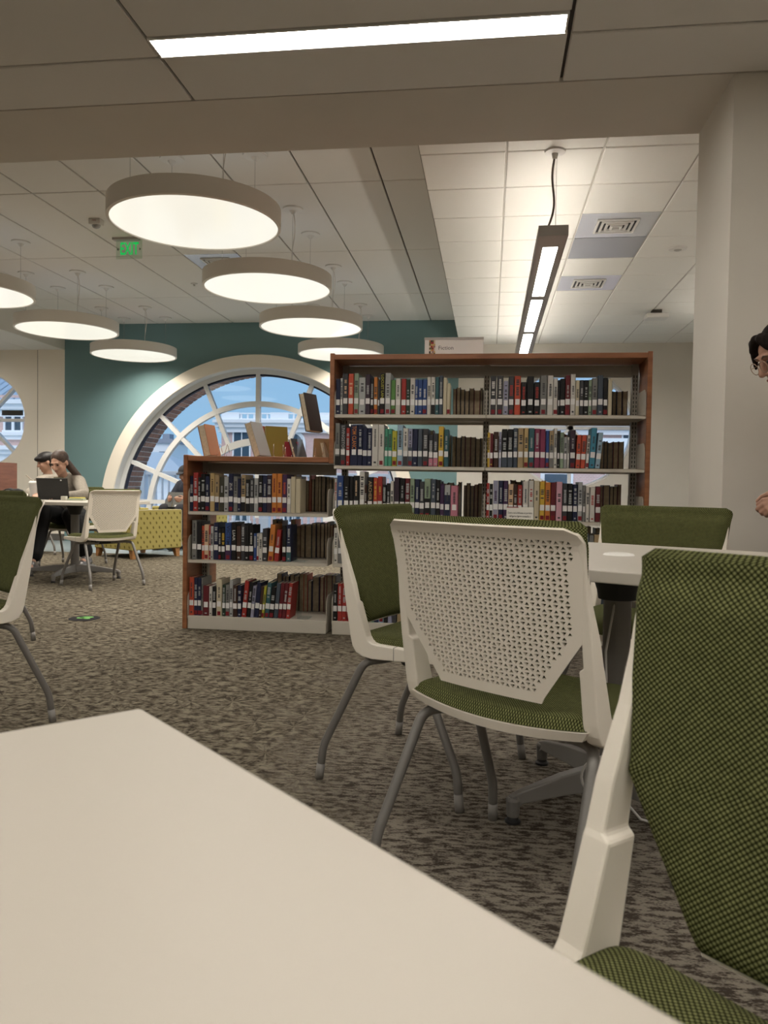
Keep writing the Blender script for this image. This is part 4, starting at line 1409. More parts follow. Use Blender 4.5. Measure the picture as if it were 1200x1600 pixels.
    m = MB()
    m.tube([(-0.15, 0.0, 0.372), (0.15, 0.0, 0.372)], 0.014, 10)
    m.box(-0.10, 0.10, -0.06, 0.06, 0.380, 0.404)
    m.build('under_frame', M_DARK, r)
    return r


chair0 = make_chair()
CH = [(0.095, 1.775, -36.0, 'perforated white-backed green chair seen from behind, nearest the far table'),
      (-0.186, 2.470, -112.1, 'green chair in side view at the left end of the far table'),
      (0.563, 2.930, 150.0, 'green chair facing the camera on the far side of the table'),
      (0.181, 0.548, 131.5, 'large green chair cut off at the right edge in the foreground'),
      (-1.940, 2.645, 146.0, 'green chair cut off at the left edge, its legs on open carpet'),
      (-2.862, 3.990, 150.0, 'green chair almost hidden behind the left edge chair'),
      (-3.309, 6.370, 58.6, 'distant white-backed chair in front of the yellow armchair')]
for i, (x, y, a, lb) in enumerate(CH):
    c = chair0 if i == 0 else copy_tree(chair0)
    c.location = (x, y, 0)
    c.rotation_euler = (0, 0, radians(a))
    tag(c, lb, 'chair', 'green side chairs')


# ================================================================== TABLES
TZ = 0.715


def rounded_rect(w, d, r, n=5):
    pts = []
    for cx, cy, a0 in ((w - r, d - r, 0), (-w + r, d - r, pi / 2), (-w + r, -d + r, pi), (w - r, -d + r, 1.5 * pi)):
        pts += [(cx + r * cos(a0 + pi / 2 * k / n), cy + r * sin(a0 + pi / 2 * k / n)) for k in range(n + 1)]
    return pts


def make_table(w, d, arm_dirs, arm_len=0.35):
    r = empty('cafe_table')
    MB().prism(rounded_rect(w, d, 0.005), 'z', TZ - 0.029, TZ).build('tabletop', M_TABLE, r, bevel=0.003)
    smooth_angle(MB().lathe([(0.085, TZ - 0.030), (0.075, TZ - 0.05), (0.058, TZ - 0.10), (0.054, TZ - 0.125), (0.036, TZ - 0.128)], 32).build('top_bracket', M_DARK, r), 35)
    smooth_angle(MB().lathe([(0.0385, 0.05), (0.0385, TZ - 0.12)], 32).build('column', M_METAL, r), 35)
    for a in arm_dirs:
        c_, s_ = cos(a), sin(a)
        L0, L1 = 0.015, arm_len
        prof = [(L0, 0.055, 0.125, 0.036), (L1 * 0.55, 0.058, 0.108, 0.027), (L1 - 0.02, 0.052, 0.083, 0.019), (L1 + 0.012, 0.030, 0.072, 0.017)]
        vs = []
        for (l, z0, z1, hw_) in prof:
            for q, z in ((-hw_, z0), (hw_, z0), (hw_ * 0.55, z1), (-hw_ * 0.55, z1)):
                vs.append((c_ * l - s_ * q, s_ * l + c_ * q, z))
        n = len(prof)
        fs = [(k * 4 + q, (k + 1) * 4 + q, (k + 1) * 4 + (q + 1) % 4, k * 4 + (q + 1) % 4) for k in range(n - 1) for q in range(4)] + [(0, 1, 2, 3), tuple(range(n * 4 - 1, n * 4 - 5, -1))]
        m = MB().add(vs, fs)
        m.lathe([(0.017, 0.016), (0.019, 0.06), (0.016, 0.07)], 16, (c_ * L1, s_ * L1, 0))
        ar = m.build('base_arm', M_METAL, r, bevel=0.004)
        smooth_angle(MB().lathe([(0.021, 0.0), (0.022, 0.006), (0.016, 0.010), (0.014, 0.018)], 18, (c_ * L1, s_ * L1, 0)).build('glide', M_DARK, ar), 40)
    return r


ta = radians(-28)
tR = make_table(0.455, 0.455, [radians(d) - ta for d in (212, 302, 32, 122)], 0.34)
tR.location = (0.369, 2.287, 0)
tR.rotation_euler = (0, 0, ta)
tag(tR, 'white square table with grey column base beside the tall bookcase', 'table', 'white tables')
g_ = smooth_angle(MB().lathe([(0.001, 0.006), (0.03, 0.006), (0.031, 0.0045), (0.040, 0.004), (0.044, 0.0)], 32, (0, 0, 0), cap=False).build('cable_grommet', mat('grommet_white', (0.80, 0.79, 0.76), 0.4), tR, loc=(0.0, 0.0, TZ)), 30)

e1 = Vector((cos(radians(-42.8)), sin(radians(-42.8)), 0))
e2 = Vector((cos(radians(-132.8)), sin(radians(-132.8)), 0))
cn = Vector((-0.280, 0.604, 0)) + e1 * 0.455 + e2 * 0.455
tN = make_table(0.455, 0.455, [radians(d) for d in (15, 105, 195, 285)], 0.34)
tN.location = cn
tN.rotation_euler = (0, 0, radians(-42.8))
tag(tN, 'white tabletop corner filling the foreground', 'table', 'white tables')

tF = make_table(0.53, 0.455, [radians(d) for d in (4, 94, 184, 274)], 0.42)
tF.location = (-3.83, 6.84, 0)
tag(tF, 'distant white table with the laptop on it', 'table', 'white tables')
tG = make_table(0.60, 0.455, [radians(d) for d in (4, 94, 184, 274)], 0.42)
tG.location = (-5.02, 6.95, 0)
tag(tG, 'distant white table at the left edge behind the chairs', 'table', 'white tables')

# white cable looped under the table
cb = []
for k in range(60):
    t = k / 59
    a = t * 2.4 * 2 * pi
    rr = 0.055 - 0.012 * sin(a * 0.5)
    cb.append((0.30 + rr * cos(a) + 0.02 * t, 1.995 + 0.02 * sin(a * 0.7), 0.175 + rr * 0.95 * sin(a)))
cb = [(0.36, 2.26, 0.60), (0.33, 2.22, 0.45), (0.32, 2.1, 0.30)] + cb
cb += [(0.40, 2.04, 0.06), (0.46, 2.15, 0.006), (0.62, 2.3, 0.004)]
cu = bpy.data.curves.new('power_cable', 'CURVE')
cu.dimensions = '3D'
sp_ = cu.splines.new('POLY')
sp_.points.add(len(cb) - 1)
for i, p in enumerate(cb):
    sp_.points[i].co = (*p, 1)
m = MB().tube(cb, 0.0032, 8)
bpy.data.curves.remove(cu)
tag(m.build('power_cable', mat('cable_white', (0.70, 0.69, 0.67), 0.5), smooth=True), 'white power cable looped around the table base', 'cable')

# Spanish notice on the table
cs = tag(empty('table_notice', (0.095, 2.44, TZ), radians(-3)), 'small white notice card with Spanish text standing on the table', 'notice')
rx = radians(-8)
MB().box(-0.041, 0.041, -0.0008, 0.0008, 0.0, 0.128).build('card', mat('card_paper', (0.62, 0.60, 0.55), 0.6), cs, rot=(rx, 0, 0))
MB().box(-0.043, 0.043, 0.0010, 0.0025, 0.0, 0.13).box(-0.043, 0.043, 0.0025, 0.04, 0.0, 0.003).build('holder', M_ACRYL, cs, rot=(rx, 0, 0))
MB().box(-0.041, -0.005, -0.0012, -0.0006, 0.1255, 0.128).build('red_edge', M_STICK, cs, rot=(rx, 0, 0))
M_INK = mat('ink', (0.03, 0.03, 0.03), 0.7)
for k, (tx, wd) in enumerate((('Dentro de la biblioteca se permiten', 0.074), ('refrigerios ligeros envasados y', 0.066), ('bebidas cubiertas.', 0.038))):
    z = 0.1095 - 0.0105 * k
    text_obj(tx, 0.0088, M_INK, cs, (0, -0.0011 - z * 0.0 , z), (pi / 2 + rx, 0, 0), width=wd, bold=0.00012)
    o_ = cs.children[-1]
for ch in cs.children:
    if ch.name.startswith('lettering'):
        z = ch.location.z
        ch.location = (0, -0.0013 * cos(rx) - z * sin(rx) * 1.0, z * cos(rx))

# ================================================================== SIGN AND DISPLAY ON THE BOOKCASES
sg = tag(empty('section_sign', (-0.232, 4.80, 1.6805)), 'white Fiction sign on top of the tall bookcase', 'sign')
M_SIGN = mat('sign_white', (0.86, 0.83, 0.80), 0.5)
MB().box(-0.178, 0.178, 0.004, 0.012, 0.0, 0.124).box(-0.178, 0.178, -0.02, 0.03, 0.0, 0.003).build('panel', M_SIGN, sg)
MB().box(-0.180, 0.180, -0.001, 0.017, 0.118, 0.132).build('top_rail', mat('sign_rail', (0.5, 0.48, 0.46), 0.4), sg)
pc = [mat('mosaic_%d' % i, c, 0.6, srgb=True) for i, c in enumerate([(150, 40, 50), (200, 170, 110), (40, 30, 40), (150, 120, 130), (190, 120, 80), (110, 100, 60), (215, 200, 180)])]
m = MB()
rg = random.Random(5)
for i in range(4):
    for j in range(10):
        m.add([(-0.151 + i * 0.0095, 0.0034, 0.004 + j * 0.0112), (-0.1415 + i * 0.0095, 0.0034, 0.004 + j * 0.0112), (-0.1415 + i * 0.0095, 0.0034, 0.0152 + j * 0.0112), (-0.151 + i * 0.0095, 0.0034, 0.0152 + j * 0.0112)], [(0, 1, 2, 3)], rg.randrange(7))
m.build('mosaic_strip', pc, sg)
text_obj('Fiction', 0.034, mat('sign_ink', (0.07, 0.065, 0.065), 0.6), sg, (-0.048, 0.0032, 0.068), (pi / 2, 0, 0), width=0.090)


def easel(x, y, z, rz, lb, s=1.0, facing=1):
    r = empty('book_stand', (x, y, z), rz)
    for dx in (-0.03, 0.03):
        p = [(dx * s, -0.045 * s, 0.018 * s), (dx * s, -0.045 * s, 0.002), (dx * s, 0.05 * s, 0.002), (dx * s, 0.015 * s, 0.09 * s), (dx * s, -0.005 * s, 0.03 * s)]
        MB().tube(bend_path(p, 0.008), 0.0016, 6).build('wire_leg', M_CHROME, r, smooth=True)
    MB().tube([(-0.03 * s, 0.05 * s, 0.002), (0.03 * s, 0.05 * s, 0.002)], 0.0016, 6).build('wire_bar', M_CHROME, r)
    tag(r, lb, 'book stand', 'wire book stands')
    return r


ZLT = 1.0675
rg = random.Random(3)


def disp(key, w, d, h, x, y, z, rx, ry, rz, lb, **kw):
    b = make_book(w, d, h, key, (x, y, z), rg, 0, label=False, **kw)
    b.rotation_euler = Euler((rx, ry, rz), 'XYZ')
    return tag(b, lb, 'book', 'books displayed on the low bookcase')


disp('rust', 0.050, 0.14, 0.205, -1.745, 4.94, ZLT + 0.013, 0, radians(14), radians(171), 'tan book with orange cover leaning on a wire stand, leftmost of the display')
easel(-1.69, 4.86, ZLT, radians(60), 'wire book stand under the leftmost displayed book')
disp('coral', 0.018, 0.15, 0.21, -1.490, 4.95, ZLT + 0.001, 0, radians(3), 0, 'thin red book standing behind the leaning cream book', title=False)
disp('dgreen', 0.018, 0.14, 0.20, -1.466, 4.96, ZLT + 0.001, 0, radians(4), 0, 'thin dark green book standing behind the leaning cream book', title=False)
disp('lgray', 0.045, 0.15, 0.225, -1.395, 4.90, ZLT + 0.014, 0, radians(19), radians(168), 'thick cream-edged book leaning to the right on the low bookcase')
disp('mustard', 0.022, 0.15, 0.205, -1.30, 4.98, ZLT + 0.008, 0, radians(10), radians(125), 'mustard yellow book beside the leaning cream book', title=False)
easel(-1.33, 4.83, ZLT, radians(20), 'wire book stand in front of the mustard book')
disp('crimson', 0.014, 0.09, 0.105, -1.305, 4.89, ZLT + 0.003, 0, radians(8), radians(-80), 'short red book facing out on the low bookcase', title=False)
easel(-1.255, 4.80, ZLT, radians(5), 'wire book stand holding the short red book', 0.8)
disp('dgray', 0.022, 0.12, 0.125, -1.165, 4.93, ZLT + 0.008, 0, radians(20), radians(155), 'grey book leaning beside the riser, left one', title=False)
disp('tan', 0.016, 0.115, 0.125, -1.115, 4.86, ZLT + 0.006, 0, radians(16), radians(-70), 'tan and grey book facing out under the clear riser', band=('gray', 0.5))
easel(-1.06, 4.80, ZLT, radians(5), 'wire book stand under the clear riser', 0.8)
disp('cream', 0.02, 0.11, 0.10, -1.000, 4.92, ZLT + 0.004, 0, radians(12), radians(170), 'small cream book tucked against the tall bookcase', title=False)
rs = tag(empty('display_riser', (-1.085, 4.86, ZLT)), 'clear acrylic riser on the low bookcase', 'riser')
MB().box(-0.115, 0.115, -0.07, 0.07, 0.158, 0.162).build('plate', M_ACRYL, rs)
for s_ in (-1, 1):
    MB().box(s_ * 0.113 - 0.002, s_ * 0.113 + 0.002, -0.07, 0.07, 0.0, 0.158).build('side', M_ACRYL, rs)
disp('black', 0.038, 0.15, 0.245, -1.065, 4.935, ZLT + 0.1745, 0, radians(13), radians(160), 'tall dark book leaning on top of the clear riser')

# ================================================================== FLOOR MARKER
fm = tag(empty('floor_marker', (-2.615, 4.79, 0)), 'round dark floor marker with a green emblem', 'floor marker')
MB().lathe([(0.098, 0.0), (0.098, 0.003), (0.001, 0.0035)], 40, cap=False).build('disc', mat('marker_dark', (0.022, 0.021, 0.023), 0.9, spec=0.1), fm)
gm = MB()
for (cx, cy, rx_, ry_, a) in ((0.0, 0.03, 0.045, 0.03, 0.3), (-0.025, 0.0, 0.025, 0.03, 0.9), (0.02, -0.01, 0.03, 0.02, -0.5)):
    pts = [(cx + rx_ * cos(t) * cos(a) - ry_ * sin(t) * sin(a), cy + rx_ * cos(t) * sin(a) + ry_ * sin(t) * cos(a), 0.0042) for t in [2 * pi * k / 20 for k in range(20)]]
    gm.add(pts, [tuple(range(20))])
gm.build('emblem', mat('marker_green', (0.12, 0.36, 0.07), 0.6), fm)

# ================================================================== ARMCHAIRS
def bird_fabric():
    m = bpy.data.materials.new('yellow_bird_fabric')
    m.use_nodes = True
    t = m.node_tree
    b = t.nodes['Principled BSDF']
    b.inputs['Roughness'].default_value = 0.9
    b.inputs['Specular IOR Level'].default_value = 0.15
    tco = t.nodes.new('ShaderNodeTexCoord')
    s = t.nodes.new('ShaderNodeSeparateXYZ')
    t.links.new(tco.outputs['Object'], s.inputs[0])
    u = mth(t, 'DIVIDE', mth(t, 'ADD', s.outputs[0], s.outputs[1]), 0.088)
    v = mth(t, 'DIVIDE', s.outputs[2], 0.056)
    row_ = mth(t, 'FLOOR', v)
    half = mth(t, 'MULTIPLY', mth(t, 'MODULO', mth(t, 'ABSOLUTE', row_), 2.0), 0.5)
    fu = mth(t, 'SUBTRACT', mth(t, 'FRACT', mth(t, 'ADD', u, half)), 0.5)
    fv = mth(t, 'SUBTRACT', mth(t, 'FRACT', v), 0.5)
    sk = mth(t, 'ADD', fu, mth(t, 'MULTIPLY', fv, 0.12))
    d = mth(t, 'SQRT', mth(t, 'ADD', mth(t, 'POWER', mth(t, 'MULTIPLY', mth(t, 'ABSOLUTE', sk), 1.5), 2.0), mth(t, 'POWER', mth(t, 'MULTIPLY', mth(t, 'ABSOLUTE', fv), 0.62), 2.0)))
    r = t.nodes.new('ShaderNodeValToRGB')
    r.color_ramp.elements[0].position = 0.13
    r.color_ramp.elements[0].color = (0.14, 0.11, 0.03, 1)
    r.color_ramp.elements[1].position = 0.24
    r.color_ramp.elements[1].color = (0.37, 0.315, 0.105, 1)
    t.links.new(d, r.inputs[0])
    t.links.new(r.outputs[0], b.inputs['Base Color'])
    return m


M_BIRD = bird_fabric()
M_LEGW = wood_mat('leg_wood', (0.30, 0.14, 0.05), (0.42, 0.21, 0.08), (1, 1, 4))
M_PIPE = mat('armchair_piping', (0.50, 0.45, 0.30), 0.8)


def make_armchair():
    r = empty('armchair')
    W, D = 0.37, 0.36
    MB().box(-W + 0.11, W - 0.11, -D + 0.10, D - 0.005, 0.105, 0.30).build('base', M_BIRD, r, bevel=0.012)
    MB().box(-W + 0.115, W - 0.115, -D + 0.15, D + 0.015, 0.302, 0.43).build('seat_cushion', M_BIRD, r, bevel=0.035, seg=4)
    for s in (-1, 1):
        a = MB().box(min(s * W, s * (W - 0.105)), max(s * W, s * (W - 0.105)), -D + 0.02, D, 0.105, 0.575).build('arm', M_BIRD, r, bevel=0.014, seg=3)
        MB().tube(bend_path([(s * W * 0.995, D, 0.12), (s * W * 0.995, D, 0.572), (s * W * 0.995, -D + 0.03, 0.572)], 0.02), 0.004, 6).build('piping', M_PIPE, a)
    pts = [(-D, 0.105), (-D + 0.13, 0.105), (-D + 0.15, 0.44), (-D + 0.085, 0.785), (-D + 0.06, 0.80), (-D - 0.02, 0.80), (-D - 0.03, 0.785)]
    MB().prism(pts, 'x', -W + 0.01, W - 0.01).build('back', M_BIRD, r, bevel=0.015, seg=3)
    for sx in (-1, 1):
        for sy in (-1, 1):
            cx, cy = sx * (W - 0.05), sy * (D - 0.05)
            m = MB()
            vs = []
            for z, q, o_ in ((0.106, 0.035, 0.0), (0.0, 0.022, 0.012)):
                for ax, ay in ((-1, -1), (1, -1), (1, 1), (-1, 1)):
                    vs.append((cx + ax * q + sx * o_, cy + ay * q + sy * o_, z))
            m.add(vs, [(0, 3, 2, 1)[::-1], (4, 5, 6, 7)[::-1]] + [(k, (k + 1) % 4, 4 + (k + 1) % 4, 4 + k)[::-1] for k in range(4)])
            m.build('leg', M_LEGW, r)
    return r


ac = make_armchair()
ac.location = (-4.235, 9.03, 0)
ac.rotation_euler = (0, 0, radians(-28))
tag(ac, 'yellow patterned armchair with wooden legs seen from its side', 'armchair', 'yellow armchairs')
ac2 = copy_tree(ac)
ac2.location = (-4.12, 10.42, 0)
ac2.rotation_euler = (0, 0, radians(166))
tag(ac2, 'yellow patterned armchair by the window under the reader', 'armchair', 'yellow armchairs')

# wooden carrel at the left edge
cr = tag(empty('study_carrel', (-5.875, 8.25, 0)), 'reddish wooden carrel panel at the left edge under the round window', 'carrel')
M_CAR = wood_mat('carrel_wood', (0.17, 0.07, 0.045), (0.24, 0.105, 0.07), (0.6, 0.6, 4))
m = MB()
m.box(-0.39, -0.31, -0.25, -0.22, 0, 1.10).box(0.31, 0.39, -0.25, -0.22, 0, 1.10).box(-0.31, 0.31, -0.25, -0.22, 1.02, 1.10).box(-0.31, 0.31, -0.25, -0.22, 0, 0.1)
m.build('frame', M_CAR, cr, bevel=0.003)
MB().box(-0.31, 0.31, -0.236, -0.224, 0.10, 1.02).build('inset_panel', M_CAR, cr)
MB().box(0.362, 0.39, -0.22, 0.25, 0, 1.10).build('side_panel', M_CAR, cr)
MB().box(-0.36, 0.36, -0.22, 0.25, 0.70, 0.73).build('desk', M_CAR, cr)

# ================================================================== PEOPLE
def capsule(mb, p0, r0, p1, r1, n=14):
    p0, p1 = Vector(p0), Vector(p1)
    d = (p1 - p0)
    L_ = d.length
    d = d.normalized() if L_ > 1e-6 else Vector((0, 0, 1))
    path, rad = [], []
    for k in range(5):
        a = pi / 2 * (1 - k / 4)
        path.append(p0 - d * r0 * sin(a))
        rad.append(max(0.0005, r0 * cos(a)))
    for k in range(5):
        a = pi / 2 * k / 4
        path.append(p1 + d * r1 * sin(a))
        rad.append(max(0.0005, r1 * cos(a)))
    mb.tube(path, rad, n)


def blob(name, parts, material, parent, voxel=0.008, it=4):
    mb = MB()
    for p in parts:
        if p[0] == 'c':
            capsule(mb, *p[1:])
        else:
            mb.ell(p[1], p[2], 18, 12, M=p[3] if len(p) > 3 else None)
    ob = mb.build(name, material, parent)
    rm = ob.modifiers.new('remesh', 'REMESH')
    rm.mode = 'VOXEL'
    rm.voxel_size = voxel
    rm.use_smooth_shade = True
    if it:
        sm = ob.modifiers.new('smooth', 'SMOOTH')
        sm.factor = 0.5
        sm.iterations = it
    return ob


def chain(pts, rads):
    return [('c', pts[i], rads[i], pts[i + 1], rads[i + 1]) for i in range(len(pts) - 1)]


def head_parts(c, M):
    """face toward local -Y"""
    def P(*v):
        return tuple(Vector(c) + M @ Vector(v))
    out = [('e', P(0, 0.012, 0.025), (0.074, 0.093, 0.092), M), ('e', P(0, -0.018, -0.035), (0.060, 0.068, 0.078), M), ('e', P(0, -0.028, -0.070), (0.043, 0.050, 0.042), M),
           ('c', P(0, -0.060, -0.094), 0.020, P(0, -0.058, -0.090), 0.020),
           ('c', P(0, -0.084, 0.012), 0.009, P(0, -0.104, -0.030), 0.013), ('c', P(-0.012, -0.088, -0.034), 0.009, P(0.012, -0.088, -0.034), 0.009),
           ('c', P(-0.035, -0.078, 0.026), 0.010, P(0.035, -0.078, 0.026), 0.010), ('e', P(-0.036, -0.058, -0.025), (0.026, 0.024, 0.026), M), ('e', P(0.036, -0.058, -0.025), (0.026, 0.024, 0.026), M),
           ('c', P(-0.018, -0.078, -0.062), 0.009, P(0.018, -0.078, -0.062), 0.009)]
    for s in (-1, 1):
        out.append(('e', P(s * 0.077, 0.012, -0.005), (0.009, 0.020, 0.032), M))
    return out


def hand_parts(wrist, fwd, nrm, curl, thumb_side=1, sc=1.0):
    """nrm points out of the back of the hand; fingers curl toward -nrm"""
    wrist, f, n = Vector(wrist), Vector(fwd).normalized(), Vector(nrm)
    n = (n - f * n.dot(f)).normalized()
    sd = f.cross(n) * thumb_side
    out = []
    spread = [0.030, 0.010, -0.010, -0.028]
    ln = [0.070, 0.079, 0.073, 0.056]
    for k in range(4):
        kn = wrist + f * (0.088 - 0.006 * abs(k - 1)) * sc + sd * spread[k] * sc
        out.append(('c', wrist + sd * spread[k] * 0.55 * sc + f * 0.01, 0.015 * sc, kn, 0.0115 * sc))
        p, a, rr = kn, 0.0, 0.0095
        for q, fr in enumerate((0.45, 0.32, 0.23)):
            a += curl * (0.75 if q == 0 else 1.0)
            d = f * cos(a) - n * sin(a)
            p2 = p + d * ln[k] * fr * sc
            out.append(('c', p, rr * sc, p2, rr * 0.9 * sc))
            p, rr = p2, rr * 0.9
    b = wrist + f * 0.025 * sc + sd * 0.026 * sc
    t1 = b + (f * 0.55 + sd * 0.75 - n * 0.25).normalized() * 0.040 * sc
    t2 = t1 + (f * 0.85 + sd * 0.05 - n * 0.45).normalized() * 0.032 * sc
    t3 = t2 + (f * 0.75 - sd * 0.25 - n * 0.5).normalized() * 0.026 * sc
    out += [('c', b, 0.015 * sc, t1, 0.012 * sc), ('c', t1, 0.012 * sc, t2, 0.0105 * sc), ('c', t2, 0.0105 * sc, t3, 0.009 * sc)]
    return out


def face_details(root, c, M, hairc, lip=(0.30, 0.09, 0.08)):
    def P(*v):
        return tuple(Vector(c) + M @ Vector(v))
    for s in (-1, 1):
        e = MB().ell(P(s * 0.031, -0.0775, 0.006), (0.0125, 0.008, 0.0065), 12, 8, M=M).build('eye', mat('eye_dark', (0.035, 0.022, 0.016), 0.3), root, smooth=True)
        MB().tube([P(s * 0.016, -0.089, 0.026), P(s * 0.032, -0.090, 0.031), P(s * 0.048, -0.080, 0.026)], [0.002, 0.0032, 0.0015], 6).build('eyebrow', hairc, root)
    MB().tube([P(-0.021, -0.082, -0.064), P(-0.008, -0.0895, -0.060), P(0, -0.0905, -0.0615), P(0.008, -0.0895, -0.060), P(0.021, -0.082, -0.064)], [0.0015, 0.0045, 0.0045, 0.0045, 0.0015], 8).build('mouth', mat('lips', lip, 0.5), root)


SKIN = mat('skin_fair', (0.50, 0.29, 0.205), 0.55)
SKIN2 = mat('skin_darker', (0.40, 0.22, 0.155), 0.55)  # second, darker skin tone
HAIRB = mat('hair_brown', (0.052, 0.030, 0.021), 0.55, noise=0.3, nscale=90)
HAIRK = mat('hair_black', (0.012, 0.010, 0.010), 0.5, noise=0.3, nscale=90)


def rotm(rx, ry, rz):
    return Euler((rx, ry, rz), 'XYZ').to_matrix()


# ---- woman with the laptop
def sub(base, pts):
    return [tuple(Vector(p) - Vector(base)) for p in pts]


def rel(base, parts):
    B = Vector(base)
    out = []
    for p in parts:
        if p[0] == 'c':
            out.append(('c', Vector(p[1]) - B, p[2], Vector(p[3]) - B, p[4]))
        else:
            out.append(('e', tuple(Vector(p[1]) - B), p[2]) + tuple(p[3:]))
    return out


B = (-4.40, 7.80, 0)
w_ = tag(empty('person', B), 'woman in a grey cardigan and black trousers working at a laptop', 'person')
hc = Vector((-4.365, 7.49, 1.085))
HM = rotm(radians(24), 0, radians(-6))
pelv, chest, neck = Vector((-4.41, 7.82, 0.53)), Vector((-4.40, 7.66, 0.84)), Vector((-4.385, 7.585, 0.965))
shR, shL = Vector((-4.565, 7.63, 0.885)), Vector((-4.225, 7.62, 0.895))
elR, elL = Vector((-4.66, 7.44, 0.765)), Vector((-4.03, 7.38, 0.765))
wrR, wrL = Vector((-4.47, 7.24, 0.752)), Vector((-4.165, 7.245, 0.752))
kR, kL = Vector((-4.47, 7.36, 0.60)), Vector((-4.20, 7.42, 0.55))
anR, anL = Vector((-4.395, 7.06, 0.125)), Vector((-4.19, 7.72, 0.12))
toR, toL = Vector((-4.35, 6.93, 0.045)), Vector((-4.16, 7.56, 0.045))
body = [('e', tuple(pelv), (0.165, 0.13, 0.12)), ('e', tuple(chest), (0.155, 0.11, 0.15))] + chain([pelv, (pelv + chest) / 2, chest], [0.13, 0.115, 0.125]) + chain([chest + Vector((0, -0.03, 0.07)), neck, hc + Vector((0, 0.02, -0.06))], [0.07, 0.048, 0.046])
body += chain([chest + Vector((-0.09, 0, 0.06)), shR, elR, wrR], [0.06, 0.052, 0.040, 0.026]) + chain([chest + Vector((0.09, 0, 0.06)), shL, elL, wrL], [0.06, 0.052, 0.040, 0.026])
body += chain([pelv + Vector((-0.08, -0.03, 0)), kR, anR, toR], [0.085, 0.058, 0.036, 0.03]) + chain([pelv + Vector((0.08, -0.03, 0)), kL, anL, toL], [0.085, 0.058, 0.036, 0.03])
body += head_parts(hc, HM) + hand_parts(wrR, (0.55, -0.8, -0.02), (0, 0, 1), 0.28, -1) + hand_parts(wrL, (-0.45, -0.85, -0.02), (0, 0, 1), 0.28, 1)
blob('body', rel(B, body), SKIN, w_, 0.0075, 3)
face_details(w_, hc - Vector(B), HM, HAIRB)
card = [('e', tuple(pelv + Vector((0, 0, 0.06))), (0.175, 0.14, 0.11)), ('e', tuple(chest), (0.175, 0.128, 0.155))] + chain([pelv + Vector((0, 0, .05)), (pelv + chest) / 2, chest], [0.145, 0.135, 0.14])
card += chain([chest + Vector((-0.09, 0, 0.06)), shR, elR, wrR + (elR - wrR) * 0.2], [0.075, 0.068, 0.055, 0.043]) + chain([chest + Vector((0.09, 0, 0.06)), shL, elL, wrL + (elL - wrL) * 0.2], [0.075, 0.068, 0.055, 0.043])
blob('cardigan', rel(B, card), mat('knit_grey', (0.27, 0.24, 0.20), 0.95, noise=0.15, nscale=60), w_, 0.009, 4)
MB().add(sub(B, [chest + Vector((-0.055, -0.128, 0.10)), chest + Vector((0.055, -0.128, 0.10)), chest + Vector((0.03, -0.142, -0.06)), chest + Vector((-0.03, -0.142, -0.06))]), [(0, 1, 2, 3)]).build('top', mat('olive_top', (0.16, 0.145, 0.095), 0.9), w_)
tr = [('e', tuple(pelv), (0.178, 0.145, 0.11))] + chain([pelv + Vector((-0.08, -0.03, 0)), kR, kR + (anR - kR) * 0.88], [0.108, 0.095, 0.085]) + chain([pelv + Vector((0.08, -0.03, 0)), kL, kL + (anL - kL) * 0.88], [0.108, 0.09, 0.08])
blob('trousers', rel(B, tr), mat('black_trousers', (0.008, 0.008, 0.009), 0.9), w_, 0.010, 3)
M_SHOE = mat('shoe_silver', (0.20, 0.19, 0.19), 0.3, metal=0.5, noise=0.6, nscale=30)
for a, t in ((anR, toR), (anL, toL)):
    sh_ = chain([Vector((a.x, a.y + 0.03, 0.05)), Vector((t.x, t.y - 0.04, 0.042))], [0.046, 0.04]) + chain([Vector((a.x, a.y + 0.02, 0.08)), (a + t) / 2], [0.042, 0.042])
    blob('shoe', rel(B, sh_), M_SHOE, w_, 0.008, 2)
hp = [('e', tuple(hc + HM @ Vector((0, 0.022, 0.040))), (0.083, 0.096, 0.090), HM), ('c', hc + HM @ Vector((0.0, 0.10, -0.03)), 0.042, hc + Vector((0.12, 0.16, -0.14)), 0.035), ('c', hc + Vector((0.12, 0.16, -0.14)), 0.035, hc + Vector((0.17, 0.14, -0.25)), 0.022)]
blob('hair', rel(B, hp), HAIRB, w_, 0.008, 2)

# chairs of the seated people in the back
for (x, y, a, lb) in ((-4.42, 7.86, 180, 'green chair the laptop woman sits on'), (-5.47, 9.08, 95, 'green chair of the person in the dark cap')):
    c = copy_tree(chair0)
    c.location = (x, y, 0)
    c.rotation_euler = (0, 0, radians(a))
    tag(c, lb, 'chair', 'green side chairs')

